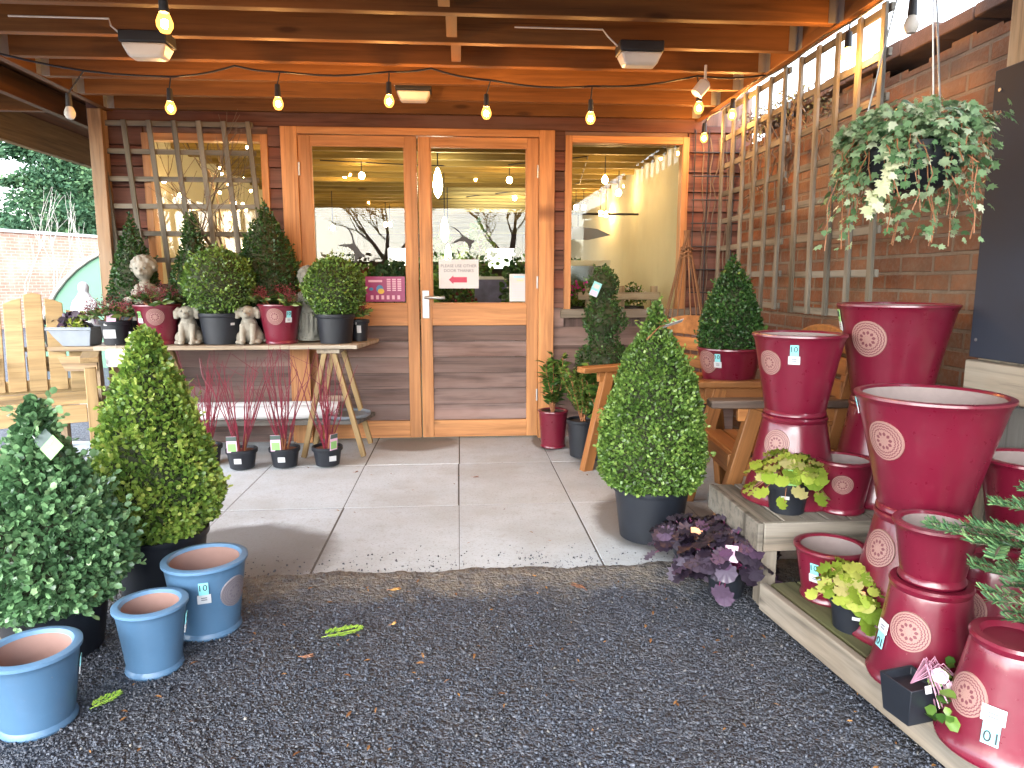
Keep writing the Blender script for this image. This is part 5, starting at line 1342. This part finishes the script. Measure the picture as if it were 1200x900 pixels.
MB().box(-2.82, -1.98, 3.035, 3.06, .30, .384).build('apron', m_pale, tbl, b, .003)
for (x, y) in ((-2.8, 3.065), (-2.07, 3.065), (-2.8, 3.34), (-2.07, 3.34)): MB().box(x, x+.06, y, y+.06, 0, .384).build('leg', m_pale, tbl, b, .003)
mt = thing('rubber_mat', 'folded white paper card on the ground under the low table', 'card', (-1.95, 2.75, .2))
mt.name = 'paper_card'
c0 = atY(8, 572, 2.75); mt.location = (c0.x, 2.75, c0.z)
MB().obox((0, 0, 0), (.06, .02, 0), (-.015, .05, .03), (0, -.0006, .001)).build('card', m_white, mt)
MB().tube([(0, 0, -.002), (.0, .01, -c0.z)], .004, 6).build('stake', m_tan, mt)
sl_ = thing('timber_sleeper', 'old brown timber sleeper on the ground behind the bottom left blue pot', 'sleeper', (-1.55, 2.2, 0), .0)
MB().bar((-.35, .40, .05), (.17, -.16, .05), .14, .10).build('sleeper', m_sleeper, sl_, None, .008)

# pots right of the doors
def shrub(t, z0, n, spread, h, templ, L, mat, seed, stems=9):
    lr = np.random.default_rng(seed); P = []; D = []; st = MB()
    for k in range(stems):
        a = lr.uniform(0, 2*PI); r = spread*lr.uniform(.15, 1); hh = h*lr.uniform(.6, 1.05)
        p = [np.array([math.cos(a)*r*q*.9+lr.normal(0, .006), math.sin(a)*r*q*.9+lr.normal(0, .006), z0+hh*q]) for q in np.linspace(0, 1, 6)]
        st.tube(p, [.005, .0045, .004, .0035, .003, .002], 5)
        for i in range(n//stems):
            q = lr.uniform(.2, 1); j = min(4, int(q*5)); c = p[j]+(p[j+1]-p[j])*(q*5-j); aa = lr.uniform(0, 2*PI)
            P.append(c); D.append((math.cos(aa), math.sin(aa), lr.uniform(.1, .9)))
    scatter('leaves', P, D, L*lr.uniform(.6, 1.15, len(P)), templ, mat, t, N=np.tile([0, 0, 1.], (len(P), 1))+rng.normal(size=(len(P), 3))*.4)
    st.build('stems', m_tan, t)
x, y = atZ(651, 528, .02)[:2]
t = thing('potted_shrub', 'yellow green shrub in a slim maroon pot right beside the door frame', 'shrub', (x, 4.92, .018)); pot(None, None, .27, .085, .105, m_maroon, None, None, root=t, fillz=.245)
shrub(t, .24, 520, .16, .44, LONG, .085, m_laurel, 31, 12)
t = thing('potted_shrub', 'fine leaved green shrub in a black pot behind the seat leg', 'shrub', (.835, 4.64, .018)); nursery(t, .255, .085, .105, m_pot); shrub(t, .24, 2600, .2, .40, ROUND, .03, m_box, 32, 26)
card(t, (.07, -.10, .16), .02, .03, 0, .3, m_white, 'price_sticker')
t = thing('potted_shrub', 'broad leaved laurel in a black pot under the left arm of the seat', 'shrub', (.96, 4.50, .018)); nursery(t, .20, .07, .088, m_pot); shrub(t, .19, 200, .2, .46, ROUND, .085, m_laurel, 33, 9)
card(t, (-.02, -.09, .10), .03, .03, 0, .0, m_white, 'price_sticker')
t = thing('spiral_topiary', 'dark spiral box topiary standing before the right window', 'topiary', (1.03, 4.96, .018)); nursery(t, .24, .11, .135, m_pot)
prof = [(.24, .10), (.3, .19), (.42, .20), (.55, .185), (.68, .175), (.74, .11), (.80, .10), (.88, .15), (.98, .13), (1.03, .085), (1.08, .085), (1.14, .115), (1.20, .10), (1.26, .06), (1.30, .004)]
topiary_leaves(t, prof, 6000, .0175, m_boxd, m_twig, .07, .03, 14, .35, ROUND, .05, 60)
MB().tube([(0, 0, .2), (0, 0, 1.1)], .012, 6).build('trunk', m_bark, t)
o, M = card(t, (-.085, -.13, 1.13), .06, .10, .0, .0, m_teal, roll=.4); sub_card(o, M, 0, -.03, .05, .035, m_lilac); sub_card(o, M, 0, .02, .04, .03, m_white)
ob = thing('willow_obelisk', 'willow stick obelisk tied at the top in the far right corner', 'plant support', (1.66, 5.08, .018))
mb = MB()
for k in range(9):
    a = 2*PI*k/9; mb.tube([(math.cos(a)*.27, math.sin(a)*.12, 0), (math.cos(a)*.135, math.sin(a)*.07, .98), (math.cos(a)*.03, math.sin(a)*.025, 1.42), (math.cos(a+2)*.02, math.sin(a+2)*.02, 1.55)], .0055, 6)
mb.build('sticks', m_stick, ob)
mb = MB()
for z in (1.36, 1.39, 1.42): mb.tube([(math.cos(a)*.04, math.sin(a)*.035, z+.01*math.sin(3*a)) for a in np.linspace(0, 2*PI, 16)], .007, 6)
mb.build('binding', m_stick, ob)

# ---------------------------------------------------------------- hanging basket of ivy
hb = thing('hanging_basket', 'hanging basket of variegated ivy between the trellis and the blackboard', 'basket', (1.30, 2.0, 1.45))
MB().lathe([(0, 0), (.07, .004), (.115, .04), (.135, .10), (.14, .13), (.13, .13), (.12, .1), (0, .1)], 24).build('bowl', m_pot, hb)
wr = MB()
for k in range(3): a = 2*PI*k/3+2.6; wr.tube([(math.cos(a)*.135, math.sin(a)*.135, .13), (math.cos(a)*.06, math.sin(a)*.06, .55), (0, 0, .86)], .0028, 5)
wr.build('wire', m_steel, hb)
P = []; D = []; rn = []; vines = MB(); WP = []; WD = []
for k in range(120):
    a = rng.uniform(0, 2*PI); out = rng.uniform(.07, .15); drop = rng.choice([rng.uniform(.10, .24), rng.uniform(.16, .36)]) if rng.random() < .75 else rng.uniform(.0, .08)
    pts = []
    for q in np.linspace(0, 1, 9):
        r = .06+out*min(1, q*1.5)*(1.0); z = .13+.075*math.sin(min(q*2.2, 1.6))-drop*max(0, q-.3)*1.45
        pts.append(np.array([math.cos(a+.25*q)*r+rng.normal(0, .008), math.sin(a+.25*q)*r+rng.normal(0, .008), z+rng.normal(0, .006)]))
    vines.tube(pts, .0018, 4)
    m = rng.integers(18, 31)
    for i in range(m):
        q = (i+rng.random())/m; j = min(7, int(q*8)); c = pts[j]+(pts[j+1]-pts[j])*(q*8-j)
        oa = a+rng.normal(0, .9); P.append(c+rng.normal(0, .012, 3)); D.append((math.cos(oa)*.8, math.sin(oa)*.8, -.6+rng.normal(0, .4))); rn.append(np.clip(rng.normal(.58, .2), 0, 1))
for k in range(520):
    a = rng.uniform(0, 2*PI); r = .19*rng.random()**.5; P.append((math.cos(a)*r, math.sin(a)*r, .245-.9*r*r*2.2+rng.normal(0, .012))); D.append((math.cos(a)+rng.normal(0, .5), math.sin(a)+rng.normal(0, .5), -.3+rng.normal(0, .4))); rn.append(np.clip(rng.normal(.68, .2), 0, 1))
P = np.array(P); N = P*np.array([1, 1, 0])*5+np.array([0, 0, .5])+rng.normal(size=P.shape)*.45
scatter('ivy_leaves', P, D, rng.uniform(.015, .033, len(P)), IVY, m_ivy, hb, N=N, rnd=rn)
for k in range(30):
    q = k/29; c = Vector((-.115-.115*q, -.13-.06*q, .10-.17*q)); vines_ = c; WP.append(c+Vector(rng.normal(0, .008, 3))); WD.append((rng.normal(-.4, .5), -.5, -.6))
scatter('cream_ivy_leaves', WP, WD, rng.uniform(.024, .04, len(WP)), IVY, m_ivyw, hb, N=np.tile([-.3, -1., .4], (len(WP), 1)))
vines.build('vines', m_tan, hb)

# ---------------------------------------------------------------- notices and decals on the glass
GY = YW-.0215
def sheet(name, label, cat, x0, x1, z0, z1, mat, part='sheet'):
    t = thing(name, label, cat, ((x0+x1)/2, GY, (z0+z1)/2)); w_, h_ = (x1-x0)/2, (z1-z0)/2
    MB().box(-w_, w_, -.0006, .0006, -h_, h_).build(part, mat, t); return t, w_, h_
def write(t, s, size, x, z, mat, name='lettering'):
    o = link(name, text_mesh(s, size, .0003), mat, t); o.rotation_euler = (PI/2, 0, 0); o.location = (x, -.0012, z); return o
A, B = atY(514, 304, GY), atY(561, 338, GY)
t, w_, h_ = sheet('door_notice', 'white notice with a red arrow pointing left on the right door', 'notice', A.x, B.x, B.z, A.z, m_white)
write(t, 'PLEASE USE OTHER', .031, 0, h_*.55, m_inkg); write(t, 'DOOR THANKS', .031, 0, h_*.22, m_inkg)
z = -h_*.4
MB().extr([(-.075, -.001, z), (-.04, -.001, z-.032), (-.04, -.001, z-.02), (.06, -.001, z-.02), (.06, -.001, z+.02), (-.04, -.001, z+.02), (-.04, -.001, z+.032)], (0, -.0006, 0)).build('arrow', m_redink, t)
mb = MB()
for sx in (-1, 1): mb.tube([(sx*(w_-.012), -.0005, h_-.012), (sx*(w_-.012), -.003, h_-.012)], .006, 8)
mb.build('fixing', m_steel, t)
A, B = atY(597, 321, GY), atY(621, 354, GY)
t, w_, h_ = sheet('paper_notice', 'plain white paper notice with a blue heading low on the right door', 'notice', A.x, B.x, B.z+.005, A.z, m_white)
mb = MB()
for k in range(9): mb.box(-w_*.75, w_*(.75 if k % 3 else .5), -.0012, -.0007, h_*(.3-.13*k), h_*(.3-.13*k)+.004)
mb.build('text_lines', plain('faint_ink', (.45, .5, .6), .6, .03), t)
MB().box(-w_*.6, w_*.45, -.0012, -.0007, h_*.72, h_*.86).build('heading', plain('pale_blue_ink', (.3, .58, .75), .6, .03), t); MB().box(-w_*.3, w_*.35, -.0012, -.0007, h_*.48, h_*.6).build('subheading', plain('pale_orange_ink', (.8, .55, .35), .6, .03), t)
A, B = atY(428, 324, GY), atY(475, 354, GY)
t, w_, h_ = sheet('bird_poster', 'magenta poster with a bird picture and columns of text on the left door', 'poster', A.x, B.x, B.z+.004, A.z, m_pinkp)
mb = MB()
for cidx in range(3):
    for k in range(7): mb.box(w_*(.08+.27*cidx), w_*(.27+.27*cidx), -.0012, -.0007, h_*(.72-.145*k), h_*(.72-.145*k)+.008)
mb.build('text_columns', m_lilac, t)
mb = MB()
for k in range(6): mb.box(-w_*.75+w_*.27*k, -w_*.75+w_*.27*k+.02, -.0012, -.0007, -h_*.82, -h_*.50)
mb.build('pictures', m_lilac, t)
MB().box(-w_*.85, -w_*.15, -.0012, -.0007, h_*.55, h_*.72).build('title_lines', m_lilac, t)
MB().ell((-w_*.28, -.001, .0), (.026, .0006, .03), 12, 8).ell((-w_*.72, -.001, .0), (.016, .0006, .012), 12, 8).build('bird_picture', m_blueink, t); MB().ell((-w_*.22, -.0016, -.016), (.024, .0006, .02), 12, 8).build('bird_breast', m_yelink, t)
def bird(label, px, py, s, rot):
    p = atY(px, py, GY); t = thing('bird_decal', label, 'decal', p, 0, 'black bird decals on the glass doors')
    o2 = [(-1.0, .78), (-.75, .72), (-.45, .55), (-.22, .28), (-.05, .12), (.15, .0), (.38, -.12), (.6, -.22), (.78, -.18), (.72, -.35), (.55, -.5), (.5, -.75), (.38, -1.0), (.34, -.7), (.22, -.45), (.02, -.32), (-.3, -.28), (-.7, -.42), (-.95, -.5), (-.62, -.22), (-.3, -.05), (-.2, .06), (-.38, .35), (-.65, .58)]
    c_, s_ = math.cos(rot), math.sin(rot)
    MB().extr([((x*c_-z*s_)*s, -.0008, (x*s_+z*c_)*s) for x, z in o2], (0, .0008, 0)).build('silhouette', m_black, t)
bird('black bird silhouette decal on the right door above the arrow notice', 544, 278, .10, 0)
bird('black bird silhouette decal on the left door above the box ball', 416, 288, .12, -.5)

# ---------------------------------------------------------------- shop stock seen through the glass
def stock_bench(label, x0, x1, y0, y1, z):
    t = thing('display_bench', label, 'bench', ((x0+x1)/2, (y0+y1)/2, .015), 0, 'display benches inside the shop'); b = woff(t)
    MB().box(x0, x1, y0, y1, z-.04, z).build('top', m_table, t, b)
    for x in (x0+.03, x1-.08):
        for y in (y0+.03, y1-.08): MB().box(x, x+.05, y, y+.05, .016, z-.0405).build('leg', m_table, t, b)
stock_bench('display bench of plants just inside the left door', -1.1, -.35, 6.0, 6.6, .85)
stock_bench('display bench of flowers just inside the right door', -.15, .62, 6.15, 6.8, .80)
stock_bench('display bench of flowers inside the right window', .85, 1.55, 5.62, 6.0, .86)
stock_bench('display bench with pale cloth inside the left window', -2.2, -1.4, 6.2, 6.8, .9)
def bush(label, x, y, z, r, h, mat, n, leaf=.05, fl=None, name='pot_plant', pr=.09, seed=1):
    t = thing(name, label, 'plant', (x, y, z), 0, 'plants for sale inside the shop'); nursery(t, .14, pr*.8, pr, m_pot)
    prof = [(.13, r*.5), (.13+h*.3, r), (.13+h*.65, r*.8), (.13+h, .01)]
    P, N, d = shell_points(prof, n, r*.6, .15, seed); scatter('leaves', P, N+rng.normal(size=P.shape)*.6, leaf*rng.uniform(.6, 1.2, n), ROUND, mat, t)
    if fl is not None:
        m = n//3; P, N, d = shell_points(prof, m, r*.2, .15, seed); k = P[:, 2] > .13+h*.3; scatter('flowers', P[k], N[k]+rng.normal(size=P[k].shape)*.4, leaf*.8, ROUND, fl, t)
    return t
bush('dark bushy conifer inside the left door behind the pink poster', -.56, 6.2, .85, .22, .42, m_conif, 900, .05, None, seed=2)
bush('slim grey green plant inside the left door at its left', -1.0, 6.3, .85, .12, .55, m_conif, 350, .05, None, seed=3)
bush('red berried plant inside the left door behind the ball', -.78, 6.25, .85, .16, .36, m_laurel, 420, .05, m_bud, seed=4)
bush('leafy green plant inside the right door behind the door handle', -.06, 6.35, .80, .12, .50, m_laurel, 420, .06, None, seed=5)
bush('red flowered plant low inside the right door', .04, 6.25, .80, .11, .22, m_laurel, 300, .04, m_bud, seed=6)
bush('tall pale green plant inside the right door behind the notice', .2, 7.6, .9, .2, .8, m_laurel, 520, .07, None, seed=7)
bush('dark leafy plant at the right inside the right door', .56, 6.5, .80, .15, .55, m_boxd, 480, .06, None, seed=8)
bush('magenta flowered plant at left inside the right window', 1.0, 5.8, .86, .16, .22, m_laurel, 420, .035, m_mag, seed=9)
bush('magenta flowered plant at centre inside the right window', 1.2, 5.78, .86, .15, .20, m_laurel, 420, .035, m_mag, seed=10)
bush('pale pink flowered plant at right inside the right window', 1.45, 5.8, .86, .11, .2, m_laurel, 300, .03, m_petal, seed=11)
bush('bushy plant seen in the mirror frame inside the right window', 1.12, 6.7, .8, .2, .5, m_boxd, 500, .06, None, seed=12)
bush('big leafy plant standing far back inside the shop', -.2, 9.6, .6, .4, 1.1, m_laurel, 700, .12, None, seed=15)
fm = thing('mirror_frame', 'cream painted arched mirror frame inside the right window', 'frame', (1.13, 6.35, .86)); f = MB()
f.box(-.21, -.16, -.02, .02, 0, .48).box(.16, .21, -.02, .02, 0, .48).box(-.24, .24, -.03, .03, .4801, .53).box(-.16, .16, -.02, .02, 0, .05); f.build('frame', m_cream, fm, None, .004)
MB().box(-.16, .16, .0, .004, .05, .48).build('mirror', plain('mirror_silver', (.7, .72, .72), .05, .02, Metallic=1.0), fm)
rk = thing('timber_crate', 'pale timber crate frame behind the sill of the right window', 'crate', (1.32, 5.66, .875)); f = MB()
for x in (-.27, .0, .27): f.box(x-.025, x+.025, -.02, .02, 0, .30)
rk.location.z = .865
f.build('posts', m_table, rk, None, .003); MB().box(-.36, .31, -.045, -.021, .19, .25).build('top_rail', m_table, rk, None, .003); MB().box(-.30, .30, -.045, -.021, .03, .09).build('bottom_rail', m_table, rk, None, .003)
bp = thing('patterned_stand', 'blue and violet patterned display panel inside the right door', 'display', (.40, 7.0, .80))
MB().box(-.24, .24, -.02, .02, .0, .42).build('panel', plain('violet_print', (.10, .10, .22), .5, .5, 8, .05), bp); MB().box(-.26, .26, -.03, .03, .421, .45).build('top_bar', m_white, bp)
MB().box(-.24, .24, -.2, .2, -.785, -.0005).build('cabinet', m_white, bp)
sig = thing('wall_bracket', 'black fish shaped hanging sign bracket inside the right window', 'bracket', (1.22, 7.2, 1.68)); f = MB()
f.extr([(-.34, 0, .0), (-.2, 0, .06), (.0, 0, .075), (.2, 0, .05), (.34, 0, -.01), (.1, 0, -.06), (-.15, 0, -.05)], (0, .012, 0)); f.build('panel', m_inkg, sig); MB().tube([(.0, .006, .07), (.0, .006, .20)], .008, 6).tube([(-.1, .006, .2), (.62, .006, .2)], .012, 6).build('arm', m_black, sig)
pb = thing('green_parasol', 'folded green and blue display panels inside the right window', 'display', (.95, 7.6, .02)); pb.name = 'display_boards'
MB().box(-.14, .0, -.02, .02, .0, 1.16).build('blue_board', m_teal, pb); MB().box(.002, .3, -.02, .02, .0, 1.3).build('green_board', m_green, pb)
# decorated tree with fairy lights in the left window
ft = bare_tree('twiggy tree hung with fairy lights inside the left window', (-1.55, 5.95, .02), 2.1, 44, None, m_bark, .03, .5, 5, 'twig_tree', 'tree', .42)
tt_ = thing('fairy_lights', 'warm fairy lights wound over the twiggy tree in the left window', 'fairy lights', (-1.55, 5.95, 1.0)); b = woff(tt_)
path = []
for k in range(26):
    px = rng.choice([rng.uniform(266, 300), rng.uniform(255, 300)]); py = rng.uniform(165, 292); yy = rng.uniform(5.75, 6.0); p = atY(px, py, yy)+b; path.append(p); MB().ell(p, .011, 8, 6).build('bulb', m_fairy, tt_)
for (px, py) in ((172, 203), (192, 212), (211, 229)):
    p = atY(px, py, 5.9)+b; path.insert(0, p); MB().ell(p, .017, 8, 6).build('bulb', m_fairy, tt_)
MB().tube(path, .002, 4).build('wire', m_black, tt_)
cu = thing('curtain', 'pale grey curtain hanging inside the left window', 'curtain', (-1.97, 6.0, .3)); mb = MB()
v = []; nn = 30
for k in range(nn+1):
    x = -.09+.18*k/nn; y = .02*math.sin(k*1.3); v += [(x, y, 0), (x, y, 1.45)]
mb.add(v, [(2*k, 2*k+2, 2*k+3, 2*k+1) for k in range(nn)]); o = mb.build('cloth', plain('grey_cloth', (.5, .5, .52), .8, .08), cu); sm = o.modifiers.new('t', 'SOLIDIFY'); sm.thickness = .004
MB().tube([(-.2, 0, 1.47), (.2, 0, 1.47)], .01, 8).build('rail', m_steel, cu)

# ---------------------------------------------------------------- fallen leaves and fern tip
def frond(label, px, py, L, a):
    p = atZ(px, py, .012); t = thing('fern_tip', label, 'leaf', p, a, None); P = []; D = []
    for k in range(26):
        s = k/25; w_ = math.sin(PI*min(1, .18+s*.82))*.5
        for sg in (-1, 1):
            for q in (.35, .7, 1.0): P.append((L*(s-.5)+.25*q*w_*L*.4, sg*w_*L*.45*q*.8, .006+.008*rng.random())); D.append((.7, sg*.8, .25))
    scatter('leaflets', P, D, L*.13, LONG, m_pet2, t, N=np.tile([0, 0, 1.], (len(P), 1)))
    MB().tube([(-L*.6, 0, .004), (L*.5, 0, .008)], .0012, 4).build('stem', m_pet2, t)
frond('bright green fern tip lying in the middle of the gravel', 402, 743, .12, .35)
frond('green fern tip on the gravel beside the middle blue pot', 125, 823, .075, .9)
def dead_leaf(label, px, py, L, a, mat, z=.014):
    p = atZ(px, py, z); t = thing('fallen_leaf', label, 'leaf', p, a, 'fallen leaves by the paving edge')
    o2 = [(-.5, 0), (-.3, .2), (-.05, .3), (.1, .18), (.3, .22), (.5, .0), (.28, -.18), (.05, -.14), (-.15, -.28), (-.35, -.15)]
    n = len(o2); v = [(0, 0, .012)]+[(x*L, y*L, .004+.18*L*abs(y)) for x, y in o2]+[(-.75*L, .02, .002)]
    MB().add(v, [(0, 1+i, 1+(i+1) % n) for i in range(n)]).build('blade', mat, t)
    MB().tube([(-.75*L, .01, .004), (-.4*L, 0, .008), (.4*L, 0, .012)], .001, 4).build('stalk', m_tan, t)
m_y = plain('yellow_dead_leaf', (.5, .29, .09), .7, .2); m_br = plain('brown_dead_leaf', (.17, .085, .055), .7, .2)
dead_leaf('yellow dead leaf at the slab edge left of centre', 464, 692, .045, .3, m_y)
dead_leaf('brown dead leaf on the gravel edge right of centre', 677, 688, .065, 2.4, m_br)
dead_leaf('small orange dead leaf on the gravel below the yellow one', 462, 732, .025, 1.0, m_y)
dead_leaf('tan dead leaf on the gravel near the rightmost blue pot', 361, 771, .04, .2, m_br)
dead_leaf('brown dead leaf on the slab by the right topiary', 558, 560, .04, .1, m_br, .03)
dead_leaf('reddish dead leaf on the slab near the trestle legs', 418, 554, .03, .8, m_br, .03)
